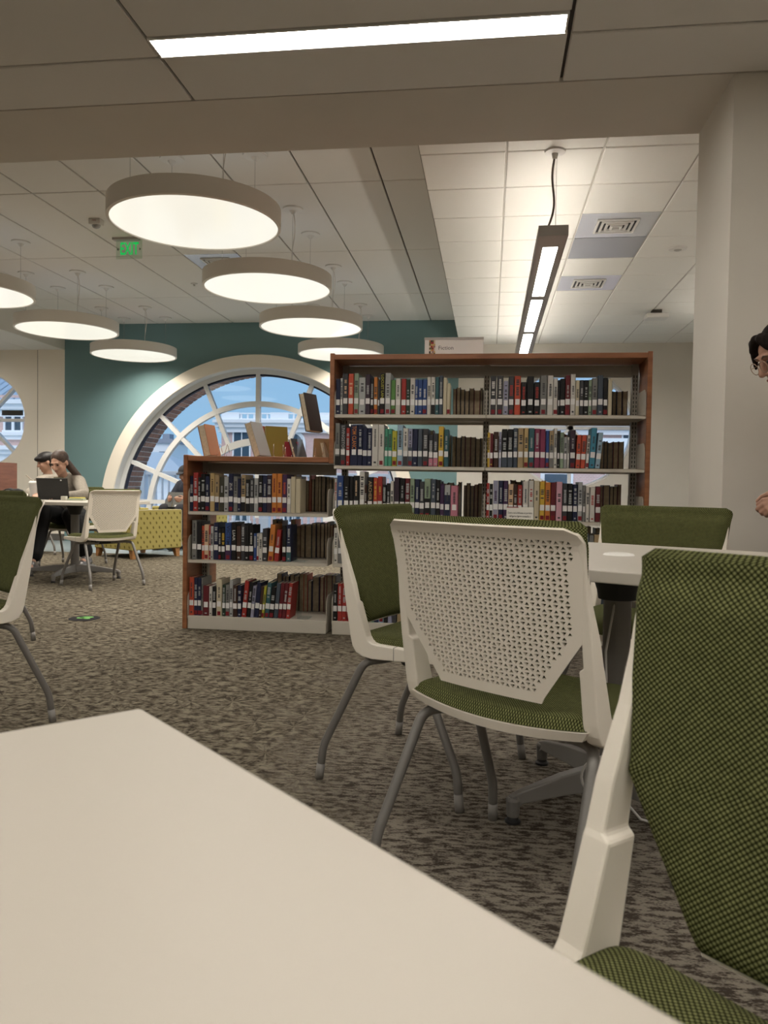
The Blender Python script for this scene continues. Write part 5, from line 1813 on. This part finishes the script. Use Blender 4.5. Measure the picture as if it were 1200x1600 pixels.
# ---- person in dark cap behind
B = (-5.45, 9.08, 0)
p2 = tag(empty('person', B), 'person in a dark cap half hidden behind the woman', 'person')
hc = Vector((-5.425, 9.0, 1.125))
HM = rotm(radians(14), 0, radians(-50))
pelv, chest = Vector((-5.40, 9.08, 0.53)), Vector((-5.42, 9.06, 0.83))
bd = [('e', tuple(pelv), (0.15, 0.16, 0.12)), ('e', tuple(chest), (0.11, 0.16, 0.16))] + chain([pelv, chest], [0.13, 0.13]) + chain([chest + Vector((0, 0, 0.1)), hc + Vector((0.0, 0.02, -0.07))], [0.06, 0.05]) + head_parts(hc, HM)
for s in (-1, 1):
    hip, kn, an = pelv + Vector((-0.03, s * 0.09, 0)), Vector((-5.84, 9.08 + s * 0.11, 0.53)), Vector((-5.82, 9.08 + s * 0.11, 0.10))
    bd += chain([hip, kn, an, an + Vector((-0.13, 0, -0.05))], [0.08, 0.06, 0.04, 0.035])
    sh_, el, wr = chest + Vector((0, s * 0.19, 0.06)), Vector((-5.52, 9.06 + s * 0.24, 0.66)), Vector((-5.72, 9.06 + s * 0.12, 0.64))
    bd += chain([chest + Vector((0, s * 0.1, 0.07)), sh_, el, wr], [0.06, 0.055, 0.042, 0.03]) + hand_parts(wr, (-1, -0.2 * s, -0.1), (0, 0, 1), 0.3, s)
blob('body', rel(B, bd), SKIN, p2, 0.009, 3)
face_details(p2, hc - Vector(B), HM, HAIRK)
jk = [('e', tuple(chest), (0.13, 0.18, 0.17))] + chain([pelv, chest], [0.15, 0.15])
for s in (-1, 1):
    jk += chain([chest + Vector((0, s * 0.1, 0.07)), chest + Vector((0, s * 0.19, 0.06)), Vector((-5.52, 9.06 + s * 0.24, 0.66)), Vector((-5.69, 9.06 + s * 0.13, 0.64))], [0.075, 0.07, 0.058, 0.045])
blob('jacket', rel(B, jk), mat('cream_jacket', (0.30, 0.265, 0.22), 0.9), p2, 0.012, 3)
tr = [('e', tuple(pelv), (0.16, 0.17, 0.125))]
for s in (-1, 1):
    tr += chain([pelv + Vector((-0.03, s * 0.09, 0)), Vector((-5.84, 9.08 + s * 0.11, 0.53)), Vector((-5.82, 9.08 + s * 0.11, 0.12))], [0.095, 0.075, 0.055])
blob('trousers', rel(B, tr), mat('dark_trousers', (0.02, 0.02, 0.025), 0.9), p2, 0.012, 3)
blob('cap', rel(B, [('e', tuple(hc + HM @ Vector((0, 0.012, 0.055))), (0.092, 0.112, 0.078), HM), ('e', tuple(hc + HM @ Vector((0, -0.06, 0.060))), (0.075, 0.065, 0.035), HM), ('e', tuple(hc + HM @ Vector((0, 0.055, 0.0))), (0.080, 0.068, 0.07), HM)]), HAIRK, p2, 0.008, 2)

# ---- reader in the armchair
B = (-4.13, 10.40, 0)
p3 = tag(empty('person', B), 'reader in a dark jacket and cap holding an open book in the armchair', 'person')
fw = Vector((-0.24, -0.97, 0))
sdv = Vector((-0.97, 0.24, 0))        # reader's right (image left)
hc = Vector((-4.155, 10.30, 1.02))
HM = rotm(radians(20), 0, radians(-14))
pelv, chest = Vector((-4.11, 10.44, 0.54)), Vector((-4.10, 10.45, 0.80))
bd = [('e', tuple(pelv), (0.16, 0.14, 0.11)), ('e', tuple(chest), (0.16, 0.11, 0.15))] + chain([pelv, chest], [0.13, 0.13]) + chain([chest + Vector((0, -0.02, 0.1)), hc + Vector((0.0, 0.03, -0.07))], [0.06, 0.052]) + head_parts(hc, HM)
jk = [('e', tuple(chest), (0.20, 0.145, 0.17))] + chain([pelv + Vector((0, 0, 0.04)), chest], [0.16, 0.165])
tr = [('e', tuple(pelv), (0.175, 0.15, 0.11))]
cuffs = []
for s in (1, -1):
    hip, kn = pelv + sdv * s * 0.09 + fw * 0.04, pelv + sdv * s * 0.13 + fw * 0.44 + Vector((0, 0, 0.0))
    an = kn + fw * 0.06 + Vector((0, 0, -0.43))
    bd += chain([hip, kn, an, an + fw * 0.14 + Vector((0, 0, -0.05))], [0.08, 0.06, 0.042, 0.036])
    tr += chain([hip, kn, kn + (an - kn) * 0.9], [0.10, 0.08, 0.06])
    sh_, el, wr = chest + sdv * s * 0.19 + Vector((0, 0, 0.06)), chest + sdv * s * 0.27 + fw * 0.12 + Vector((0, 0, -0.16)), chest + sdv * s * 0.135 + fw * 0.36 + Vector((0, 0, -0.155))
    bd += chain([chest + sdv * s * 0.1 + Vector((0, 0, 0.07)), sh_, el, wr], [0.06, 0.056, 0.044, 0.03])
    bd += hand_parts(wr, fw * 0.7 - sdv * s * 0.5 + Vector((0, 0, 0.25)), sdv * s + Vector((0, 0, -0.3)), 0.45, -s)
    jk += chain([chest + sdv * s * 0.1 + Vector((0, 0, 0.07)), sh_, el, wr + (el - wr) * 0.25], [0.085, 0.085, 0.075, 0.06])
    cuffs += [('c', wr + (el - wr) * 0.30, 0.063, wr + (el - wr) * 0.12, 0.052)]
    blob('shoe', rel(B, chain([Vector((an.x, an.y, 0.05)) - fw * 0.02, Vector((an.x, an.y, 0.045)) + fw * 0.16], [0.05, 0.042])), M_DARK, p3, 0.01, 2)
blob('body', rel(B, bd), SKIN2, p3, 0.009, 3)
face_details(p3, hc - Vector(B), HM, HAIRK)
blob('jacket', rel(B, jk), mat('navy_jacket', (0.012, 0.014, 0.026), 0.8), p3, 0.012, 3)
blob('cuffs', rel(B, cuffs), mat('blue_cuff', (0.09, 0.12, 0.22), 0.85), p3, 0.01, 2)
blob('trousers', rel(B, tr), mat('dark_trousers', (0.02, 0.02, 0.025), 0.9), p3, 0.012, 3)
MB().add(sub(B, [chest + fw * 0.135 + sdv * 0.05 + Vector((0, 0, .13)), chest + fw * 0.135 - sdv * 0.05 + Vector((0, 0, .13)), chest + fw * 0.165 - sdv * 0.03 + Vector((0, 0, -.02)), chest + fw * 0.165 + sdv * 0.03 + Vector((0, 0, -.02))]), [(0, 1, 2, 3)]).build('shirt', mat('blue_shirt', (0.05, 0.06, 0.14), 0.9), p3)
blob('cap', rel(B, [('e', tuple(hc + HM @ Vector((0, 0.012, 0.052))), (0.087, 0.104, 0.075), HM), ('e', tuple(hc + HM @ Vector((0, -0.10, 0.048))), (0.062, 0.065, 0.010), HM)]), mat('cap_grey', (0.03, 0.03, 0.034), 0.9), p3, 0.008, 2)
# open book in the reader's hands
ob_ = tag(empty('open_book', tuple(chest + fw * 0.44 + Vector((0, 0, -0.135))), math.atan2(fw.y, fw.x) + pi / 2), 'open grey-covered book held by the reader', 'book')
for s in (-1, 1):
    Mx = rotm(radians(-22), 0, radians(s * 16))
    m = MB().box(min(0, s * 0.155), max(0, s * 0.155), -0.004, 0.0, -0.10, 0.115)
    m.build('cover', mat('grey_cover', (0.10, 0.10, 0.095), 0.6), ob_, rot=Mx.to_euler())
    MB().box(min(0, s * 0.148), max(0, s * 0.148), 0.0005, 0.014, -0.095, 0.110).build('pages', M_PAGE, ob_, rot=Mx.to_euler())
MB().box(0.045, 0.062, -0.0048, -0.004, -0.03, 0.06).build('cover_emblem', cmat('tan'), ob_, rot=rotm(radians(-22), 0, radians(16)).to_euler())
MB().box(0.03, 0.055, -0.0048, -0.004, -0.092, -0.068).build('label', M_LABEL, ob_, rot=rotm(radians(-22), 0, radians(16)).to_euler())

# ---- person at the right edge
B = (1.42, 3.06, 0)
p4 = tag(empty('person', B), 'person with glasses at the right edge looking down', 'person')
hc = Vector((1.066, 3.06, 1.405))
HM = Matrix.Rotation(radians(-82), 3, 'Z') @ Matrix.Rotation(radians(26), 3, 'X')
pelv, chest, neck = Vector((1.42, 3.08, 0.90)), Vector((1.27, 3.08, 1.16)), Vector((1.135, 3.07, 1.315))
bd = [('e', tuple(pelv), (0.13, 0.165, 0.13)), ('e', tuple(chest), (0.12, 0.165, 0.17))] + chain([pelv, (pelv + chest) / 2, chest], [0.13, 0.115, 0.125]) + chain([chest + Vector((-0.05, 0, 0.09)), neck, hc + Vector((0.02, 0, -0.06))], [0.065, 0.05, 0.048]) + head_parts(hc, HM)
tp = [('e', tuple(chest), (0.14, 0.185, 0.18))] + chain([pelv + Vector((0, 0, 0.02)), (pelv + chest) / 2, chest], [0.155, 0.14, 0.145])
jn = [('e', tuple(pelv), (0.15, 0.18, 0.13))]
for s, wr, el in ((-1, Vector((1.045, 2.93, 0.872)), Vector((1.29, 2.83, 0.93))), (1, Vector((1.16, 3.14, 0.86)), Vector((1.36, 3.29, 0.93)))):
    sh_ = chest + Vector((-0.02, s * 0.19, 0.07))
    bd += chain([chest + Vector((0, s * 0.1, 0.08)), sh_, el, wr], [0.06, 0.054, 0.042, 0.028])
    bd += hand_parts(wr, (-0.9, 0.12, -0.30), (-0.1, -0.85 if s < 0 else 0.85, 0.5), 1.05, -s, 0.86)
    tp += chain([chest + Vector((0, s * 0.1, 0.08)), sh_, el, wr + (el - wr) * 0.12], [0.075, 0.072, 0.058, 0.043])
    hip, kn, an = pelv + Vector((0, s * 0.09, -0.03)), Vector((1.43, 3.08 + s * 0.10, 0.50)), Vector((1.47, 3.08 + s * 0.10, 0.09))
    bd += chain([hip, kn, an, an + Vector((-0.14, 0, -0.05))], [0.09, 0.06, 0.042, 0.035])
    jn += chain([hip, kn, an + Vector((0, 0, 0.02))], [0.105, 0.08, 0.062])
    blob('shoe', rel(B, chain([Vector((an.x + 0.03, an.y, 0.05)), Vector((an.x - 0.17, an.y, 0.042))], [0.05, 0.04])), M_WHITE, p4, 0.01, 2)
blob('body', rel(B, bd), SKIN2, p4, 0.0045, 1)
face_details(p4, hc - Vector(B), HM, HAIRB)
blob('top', rel(B, tp), mat('tan_print', (0.34, 0.25, 0.155), 0.9, noise=0.75, nscale=28), p4, 0.010, 3)
blob('jeans', rel(B, jn), mat('violet_jeans', (0.085, 0.075, 0.14), 0.9), p4, 0.012, 3)
hp = [('e', tuple(hc + HM @ Vector((0, 0.026, 0.040))), (0.084, 0.098, 0.094), HM)]
for s in (-1, 1):
    hp += [('c', hc + HM @ Vector((s * 0.050, -0.058, 0.082)), 0.022, hc + HM @ Vector((s * 0.076, -0.066, 0.03)), 0.013), ('c', hc + HM @ Vector((s * 0.076, -0.066, 0.03)), 0.013, hc + HM @ Vector((s * 0.080, -0.060 if s > 0 else -0.075, -0.06 if s > 0 else -0.005)), 0.007), ('c', hc + HM @ Vector((s * 0.02, -0.062, 0.092)), 0.022, hc + HM @ Vector((s * 0.055, -0.068, 0.060)), 0.018),
           ('c', hc + HM @ Vector((s * 0.07, 0.03, 0.03)), 0.035, hc + HM @ Vector((s * 0.078, 0.05, -0.10)), 0.03)]
hp += [('c', hc + HM @ Vector((0.0, 0.09, -0.02)), 0.05, hc + HM @ Vector((0, 0.10, -0.13)), 0.04)]
blob('hair', rel(B, hp), mat('hair_dark', (0.012, 0.0075, 0.006), 0.75, spec=0.12, noise=0.3, nscale=90), p4, 0.006, 2)
gl = empty('glasses', hc - Vector(B))
gl.parent = p4
gl.rotation_euler = HM.to_euler()
for s in (-1, 1):
    MB().tube([(s * 0.034 + 0.026 * cos(t), -0.104, -0.004 + 0.022 * sin(t)) for t in [2 * pi * k / 20 for k in range(21)]], 0.0016, 6, cap=False).build('rim', mat('wire_gold', (0.35, 0.25, 0.18), 0.3, metal=0.8), gl, smooth=True)
    MB().tube([(s * 0.060, -0.100, 0.0), (s * 0.078, 0.01, 0.006)], 0.0014, 6).build('temple', mat('wire_gold', (0.35, 0.25, 0.18)), gl)

# ================================================================== THINGS ON THE DISTANT TABLES
lt = tag(empty('laptop', (-4.205, 7.12, TZ + 0.0005), radians(2)), 'black laptop open in front of the woman', 'laptop')
MB().box(-0.16, 0.16, 0.0, 0.22, 0.0, 0.016).build('base', M_DARK, lt, bevel=0.004)
MB().box(-0.16, 0.16, -0.006, 0.0, 0.0, 0.215).build('screen_lid', mat('lid_black', (0.018, 0.018, 0.019), 0.5), lt, rot=(radians(12), 0, 0), bevel=0.003)
MB().box(0.085, 0.100, -0.0068, -0.006, 0.19, 0.202).build('logo', mat('logo_silver', (0.6, 0.6, 0.62), 0.4), lt, rot=(radians(12), 0, 0))
MB().box(-0.15, 0.15, 0.0003, 0.0008, 0.012, 0.205).build('screen', emit_mat('screen_glow', (0.5, 0.55, 0.6), 0.5), lt, rot=(radians(12), 0, 0))
tag(MB().box(-0.075, 0.075, -0.05, 0.05, 0.0, 0.018).build('notebook', mat('paper_pale_green', (0.42, 0.47, 0.33), 0.7), loc=(-3.93, 7.05, TZ + 0.0005), rot=(0, 0, 0.2), bevel=0.003), 'pale green notepad on the distant table', 'notepad')
nb = tag(MB().box(-0.06, 0.06, -0.045, 0.045, 0.0, 0.010).build('notebook', mat('paper_yellow', (0.62, 0.52, 0.10), 0.7), loc=(-3.93, 7.06, TZ + 0.0195), rot=(0, 0, 0.05), bevel=0.003), 'yellow notebook on top of the green notepad', 'notebook')
tag(blob('pencil_pouch', [('c', (-0.06, 0, 0.022), 0.022, (0.06, 0.01, 0.022), 0.02)], mat('pouch_mauve', (0.25, 0.16, 0.15), 0.8), None, 0.005, 2), 'mauve pencil pouch on the distant table', 'pouch').location = (-3.74, 7.12, TZ - 0.001)
tag(MB().box(-0.025, 0.025, -0.02, 0.02, 0, 0.04).build('eraser_box', mat('box_cream', (0.55, 0.53, 0.45), 0.7), loc=(-4.02, 6.98, TZ + 0.0005), bevel=0.004), 'small cream box beside the laptop', 'box')
cup = tag(empty('drink_cup', (-4.50, 7.24, TZ + 0.0005)), 'white takeaway cup with a straw beside the laptop', 'cup')
smooth_angle(MB().lathe([(0.028, 0.0), (0.040, 0.155), (0.036, 0.155)], 24).build('cup_body', mat('cup_white', (0.62, 0.60, 0.57), 0.5), cup), 40)
smooth_angle(MB().lathe([(0.043, 0.152), (0.043, 0.165), (0.036, 0.172), (0.030, 0.180)], 24).build('lid', M_WHITE, cup), 40)
MB().tube([(0, 0, 0.10), (-0.005, 0, 0.185), (-0.075, 0.0, 0.235)], 0.0045, 8).build('straw', mat('straw_tan', (0.35, 0.29, 0.22), 0.6), cup)
bg_ = tag(empty('shoulder_bag', (-4.63, 7.10, TZ)), 'crumpled black bag on the left distant table', 'bag')
blob('bag_body', [('c', (-0.06, 0, 0.045), 0.045, (0.07, 0.02, 0.048), 0.048), ('c', (-0.10, 0.0, 0.05), 0.035, (-0.04, 0.03, 0.08), 0.03), ('c', (0.0, 0, 0.07), 0.03, (0.06, 0, 0.075), 0.03)], mat('bag_black', (0.012, 0.012, 0.013), 0.8), bg_, 0.008, 1)
MB().tube(bend_path([(-0.10, -0.03, 0.05), (-0.04, -0.045, 0.10), (0.03, -0.045, 0.09), (0.08, -0.03, 0.05)], 0.03), 0.006, 6).build('strap', mat('bag_black', (0.012, 0.012, 0.013)), bg_)
tag(MB().box(-0.04, 0.04, -0.03, 0.03, 0, 0.045).build('tissue_box', M_WHITE, loc=(-4.80, 7.12, TZ + 0.0005), bevel=0.004), 'white box at the left picture edge', 'box')

# ================================================================== OUTSIDE
struct(MB().box(-120, 80, 11.95, 160, -6.2, -6.0).build('ground', mat('ground_pale', (0.50, 0.49, 0.46), 0.95, noise=0.3, nscale=0.4)), 'distant ground outside', 'ground')
struct(MB().box(-9.2, 5.2, 11.9, 14.6, -0.35, -0.08).build('terrace', mat('terrace_stone', (0.50, 0.50, 0.50), 0.9)), 'terrace outside the arched window', 'terrace')
M_RAIL = mat('rail_white', (0.92, 0.93, 0.95), 0.6)
rl = tag(empty('terrace_railing', (-4.4, 14.0, -0.08)), 'white balustrade on the terrace outside the arched window', 'railing')
MB().box(-3.2, 3.6, -0.06, 0.06, 1.12, 1.20).build('top_rail', M_RAIL, rl, bevel=0.01)
MB().box(-3.2, 3.6, -0.05, 0.05, 0.14, 0.20).build('bottom_rail', M_RAIL, rl, bevel=0.008)
bal = MB().lathe([(0.030, 0.20), (0.030, 0.26), (0.020, 0.30), (0.034, 0.45), (0.024, 0.75), (0.020, 1.00), (0.030, 1.06), (0.030, 1.12)], 8).mesh('baluster', M_RAIL, True)
for k in range(52):
    x = -3.1 + k * 0.128
    link('baluster', bal, rl, (x, 0, 0))
for x in (-2.1, 0.3, 2.7):
    MB().box(x - 0.09, x + 0.09, -0.09, 0.09, 0, 1.22).box(x - 0.11, x + 0.11, -0.11, 0.11, 1.22, 1.27).build('post', M_RAIL, rl, bevel=0.01)


def brick_wall_mat():
    m = bpy.data.materials.new('far_brick')
    m.use_nodes = True
    t = m.node_tree
    b = t.nodes['Principled BSDF']
    b.inputs['Roughness'].default_value = 0.9
    tco = t.nodes.new('ShaderNodeTexCoord')
    mpn = t.nodes.new('ShaderNodeMapping')
    mpn.inputs['Rotation'].default_value = (pi / 2, 0, 0)
    t.links.new(tco.outputs['Object'], mpn.inputs[0])
    br = t.nodes.new('ShaderNodeTexBrick')
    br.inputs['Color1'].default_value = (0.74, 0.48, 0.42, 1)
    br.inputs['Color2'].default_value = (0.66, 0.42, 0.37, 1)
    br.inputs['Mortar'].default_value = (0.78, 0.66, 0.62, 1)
    br.inputs['Scale'].default_value = 4.0
    t.links.new(mpn.outputs[0], br.inputs['Vector'])
    t.links.new(br.outputs[0], b.inputs['Base Color'])
    return m


M_FBR = brick_wall_mat()
M_STONE = mat('far_stone', (0.93, 0.93, 0.93), 0.8)
M_FGL = mat('far_window_glass', (0.05, 0.09, 0.13), 0.15)
bb = tag(empty('brick_building', (-5.0, 45.0, -6.0)), 'brick building with white cornice seen through the arched window', 'building')
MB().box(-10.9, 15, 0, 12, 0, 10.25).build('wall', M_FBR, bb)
MB().box(-11.2, 15.3, -0.35, 12.3, 10.25, 10.50).box(-11.05, 15.15, -0.2, 12.1, 9.95, 10.25).box(-11.3, 15.4, -0.5, 12.3, 10.50, 10.68).build('cornice', M_STONE, bb)
MB().box(-10.9, 15, -0.05, 0.2, 10.68, 10.78).box(-10.9, 15, -0.05, 0.2, 11.05, 11.12).build('parapet', M_STONE, bb)
for x in (-10.9, -7.9, -4.9, -1.9, 1.1, 4.1, 7.1, 10.1, 13.1):
    MB().box(x, x + 1.1, -0.08, 0.22, 10.68, 11.14).build('parapet_pier', M_STONE, bb)
bl = MB().box(-0.05, 0.05, 0, 0.12, 10.78, 11.05).mesh('parapet_baluster', M_STONE)
for k in range(60):
    link('parapet_baluster', bl, bb, (-9.7 + k * 0.40, 0, 0))
MB().box(-10.9, 15, -0.06, 0.0, 7.9, 8.1).build('string_course', M_STONE, bb)
for k, x in enumerate((-9.64, -6.5, -3.3, 0.0, 3.2, 6.4, 9.6, 12.8)):
    for z0 in (8.95, 5.6):
        if k == 1 and z0 > 8:
            continue
        f = MB().box(x - 0.62, x + 0.62, -0.10, 0.0, z0 + 1.12, z0 + 1.36).box(x - 0.56, x - 0.47, -0.08, 0, z0 - 0.9, z0 + 1.12).box(x + 0.47, x + 0.56, -0.08, 0, z0 - 0.9, z0 + 1.12).box(x - 0.65, x + 0.65, -0.12, 0, z0 - 1.02, z0 - 0.9).box(x - 0.03, x + 0.03, -0.06, 0, z0 - 0.9, z0 + 1.12).box(x - 0.47, x + 0.47, -0.06, 0, z0 + 0.3, z0 + 0.36).build('window', M_STONE, bb)
        MB().box(x - 0.47, x + 0.47, -0.03, -0.02, z0 - 0.9, z0 + 1.12).build('pane', M_FGL, f)
aw = MB()
ring(aw, -6.5, 9.35, 0.55, 0.75, -0.1, 0.0, 0, pi, 16)
aw.box(-7.25, -7.05, -0.1, 0, 8.1, 9.35).box(-5.95, -5.75, -0.1, 0, 8.1, 9.35)
aw = aw.build('arched_window', M_STONE, bb)
pn = MB()
ring(pn, -6.5, 9.35, 0.01, 0.56, -0.03, -0.02, 0, pi, 16)
pn.box(-7.05, -5.95, -0.03, -0.02, 8.1, 9.35)
pn.build('pane', M_FGL, aw)

wb = tag(empty('white_portico_building', (-25.0, 35.0, -6.0)), 'white and brick building seen through the round window at the left', 'building')
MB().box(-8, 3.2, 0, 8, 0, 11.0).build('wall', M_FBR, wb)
MB().box(-8.3, 3.5, -0.4, 8, 10.55, 10.75).box(-8.2, 3.4, -0.25, 8, 10.3, 10.55).box(-8.1, 3.3, -0.12, 8, 9.95, 10.3).build('cornice', M_STONE, wb)
m = MB()
for k in range(26):
    x = -8.0 + k * 0.45
    m.add([(x, -0.2, 10.75), (x + 0.40, -0.2, 10.75), (x + 0.40, 5.0, 13.6), (x, 5.0, 13.6)], [(0, 1, 2, 3)])
    m.box(x + 0.38, x + 0.44, -0.2, 0.0, 10.75, 10.85)
m.add([(-8.1, -0.15, 10.74), (3.4, -0.15, 10.74), (3.4, 5.05, 13.58), (-8.1, 5.05, 13.58)], [(0, 1, 2, 3)])
m.build('seamed_roof', mat('roof_blue', (0.36, 0.45, 0.55), 0.5), wb)
for z0, z1, y in ((9.05, 9.2, -0.25), (8.85, 9.05, -0.15), (8.35, 8.55, -0.5), (8.15, 8.35, -0.35), (7.6, 8.15, -0.2)):
    MB().box(-8, 3.2, y, 0.0, z0, z1).build('entablature_band', M_STONE, wb)
for x in (2.25, -0.5, -3.2):
    f = MB().box(x - 0.55, x + 0.55, -0.12, 0, 9.2, 9.3).box(x - 0.55, x + 0.55, -0.12, 0, 10.0, 10.25).box(x - 0.5, x - 0.40, -0.1, 0, 9.3, 10.0).box(x + 0.4, x + 0.5, -0.1, 0, 9.3, 10.0).box(x - 0.07, x + 0.07, -0.1, 0, 9.3, 10.0).build('window', M_STONE, wb)
    MB().box(x - 0.4, x + 0.4, -0.03, -0.02, 9.3, 10.0).build('pane', M_FGL, f)
for x in (1.55, -0.8, -3.2):
    MB().lathe([(0.36, 0), (0.36, 0.2), (0.28, 0.35), (0.25, 7.2), (0.34, 7.45), (0.34, 7.6)], 16, (x, -0.7, 0)).build('column', M_STONE, wb, smooth=True)
MB().box(1.95, 3.1, -0.04, -0.02, 0, 7.4).build('dark_doorway', M_FGL, wb)

# third building for the round window behind the bookcase
gb = tag(empty('pale_building', (6.5, 30.0, -6.0)), 'pale building seen through the gaps of the tall bookcase', 'building')
MB().box(-6, 8, 0, 8, 0, 8.3).build('wall', M_FBR, gb)
MB().box(-6.2, 8.2, -0.3, 8, 8.3, 8.8).build('cornice', M_STONE, gb)
for x in (-4, -1.5, 1, 3.5, 6):
    f = MB().box(x - 0.6, x + 0.6, -0.1, 0, 5.6, 7.6).build('window', M_STONE, gb)
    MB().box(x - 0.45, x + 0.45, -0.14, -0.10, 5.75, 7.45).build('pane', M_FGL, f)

# bare trees and a far house
hs = tag(empty('far_house', (-31.2, 70, -6.0)), 'pale blocky house far behind the bare trees', 'house')
MB().box(-1.6, 1.6, 0, 4, 0, 10.6).build('wall', M_STONE, hs)
MB().box(-1.8, 1.8, -0.2, 4.2, 10.6, 11.0).box(-1.5, -0.7, 0.5, 1.5, 11, 11.7).box(0.5, 1.2, 0.5, 1.5, 11, 11.5).build('roof', mat('roof_grey', (0.33, 0.36, 0.42), 0.8), hs)
for x in (-0.8, 0.7):
    MB().box(x - 0.3, x + 0.3, -0.03, -0.01, 8.6, 9.8).build('window', M_FGL, hs)
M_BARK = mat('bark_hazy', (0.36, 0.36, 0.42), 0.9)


def bare_tree(x, y, h, seed, lb):
    rg = random.Random(seed)
    r = tag(empty('bare_tree', (x, y, -6)), lb, 'tree', 'bare trees outside')
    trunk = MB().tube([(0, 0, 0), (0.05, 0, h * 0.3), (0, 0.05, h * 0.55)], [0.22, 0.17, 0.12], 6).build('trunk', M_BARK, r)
    br = MB()

    def grow(p, d, l, rad, lev):
        q = p + d * l
        br.tube([p, (p + q) / 2 + Vector((rg.uniform(-1, 1), rg.uniform(-1, 1), 0)) * l * 0.06, q], [rad, rad * 0.8, rad * 0.6], 4, cap=False)
        if lev == 0:
            return
        for k in range(rg.choice((3, 3, 4))):
            nd_ = (d + Vector((rg.uniform(-0.75, 0.75), rg.uniform(-0.75, 0.75), rg.uniform(-0.15, 0.5)))).normalized()
            grow(p + d * l * rg.uniform(0.55, 1.0), nd_, l * rg.uniform(0.6, 0.8), rad * 0.55, lev - 1)
    for k in range(6):
        a = rg.uniform(0, 2 * pi)
        grow(Vector((0, 0, h * rg.uniform(0.25, 0.55))), Vector((cos(a) * 0.7, sin(a) * 0.7, 0.9)).normalized(), h * 0.22, 0.08, 3)
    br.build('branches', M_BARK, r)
    return r


for i, (x, y, h, lb) in enumerate(((-29.5, 62, 9.6, 'bare tree left of the far house'), (-27.2, 54, 9.0, 'bare tree in front of the far house'), (-23.4, 66, 8.6, 'bare tree in the middle of the view'), (-21.8, 57, 9.0, 'bare tree left of the brick building'), (-18.9, 52, 9.4, 'bare tree at the brick building corner'))):
    bare_tree(x, y, h, 40 + i, lb)
hg = tag(blob('hedge', [('c', (-3.5, 0, 0), 1.0, (3.5, 0, 0.1), 1.0), ('c', (-2, 0.2, 0.5), 0.9, (2.6, 0, 0.4), 0.9)], mat('hedge_green', (0.14, 0.17, 0.10), 0.95, noise=0.4, nscale=3), None, 0.15, 1), 'low evergreen hedge behind the balustrade', 'hedge')
hg.location = (-16.5, 40, 0.75)
lh = tag(empty('gabled_house', (-13.4, 28, -6.0)), 'low house with a pale hipped roof beyond the balustrade', 'house')
MB().box(-2.0, 2.0, 0, 3, 0, 7.2).build('wall', M_STONE, lh)
MB().add([(-2.3, -0.3, 7.2), (2.3, -0.3, 7.2), (2.3, 3.3, 7.2), (-2.3, 3.3, 7.2), (-0.6, 1.5, 8.1), (0.6, 1.5, 8.1)], [(0, 1, 5, 4), (1, 2, 5), (2, 3, 4, 5), (3, 0, 4), (3, 2, 1, 0)]).build('roof', mat('roof_pale', (0.50, 0.56, 0.62), 0.7), lh)
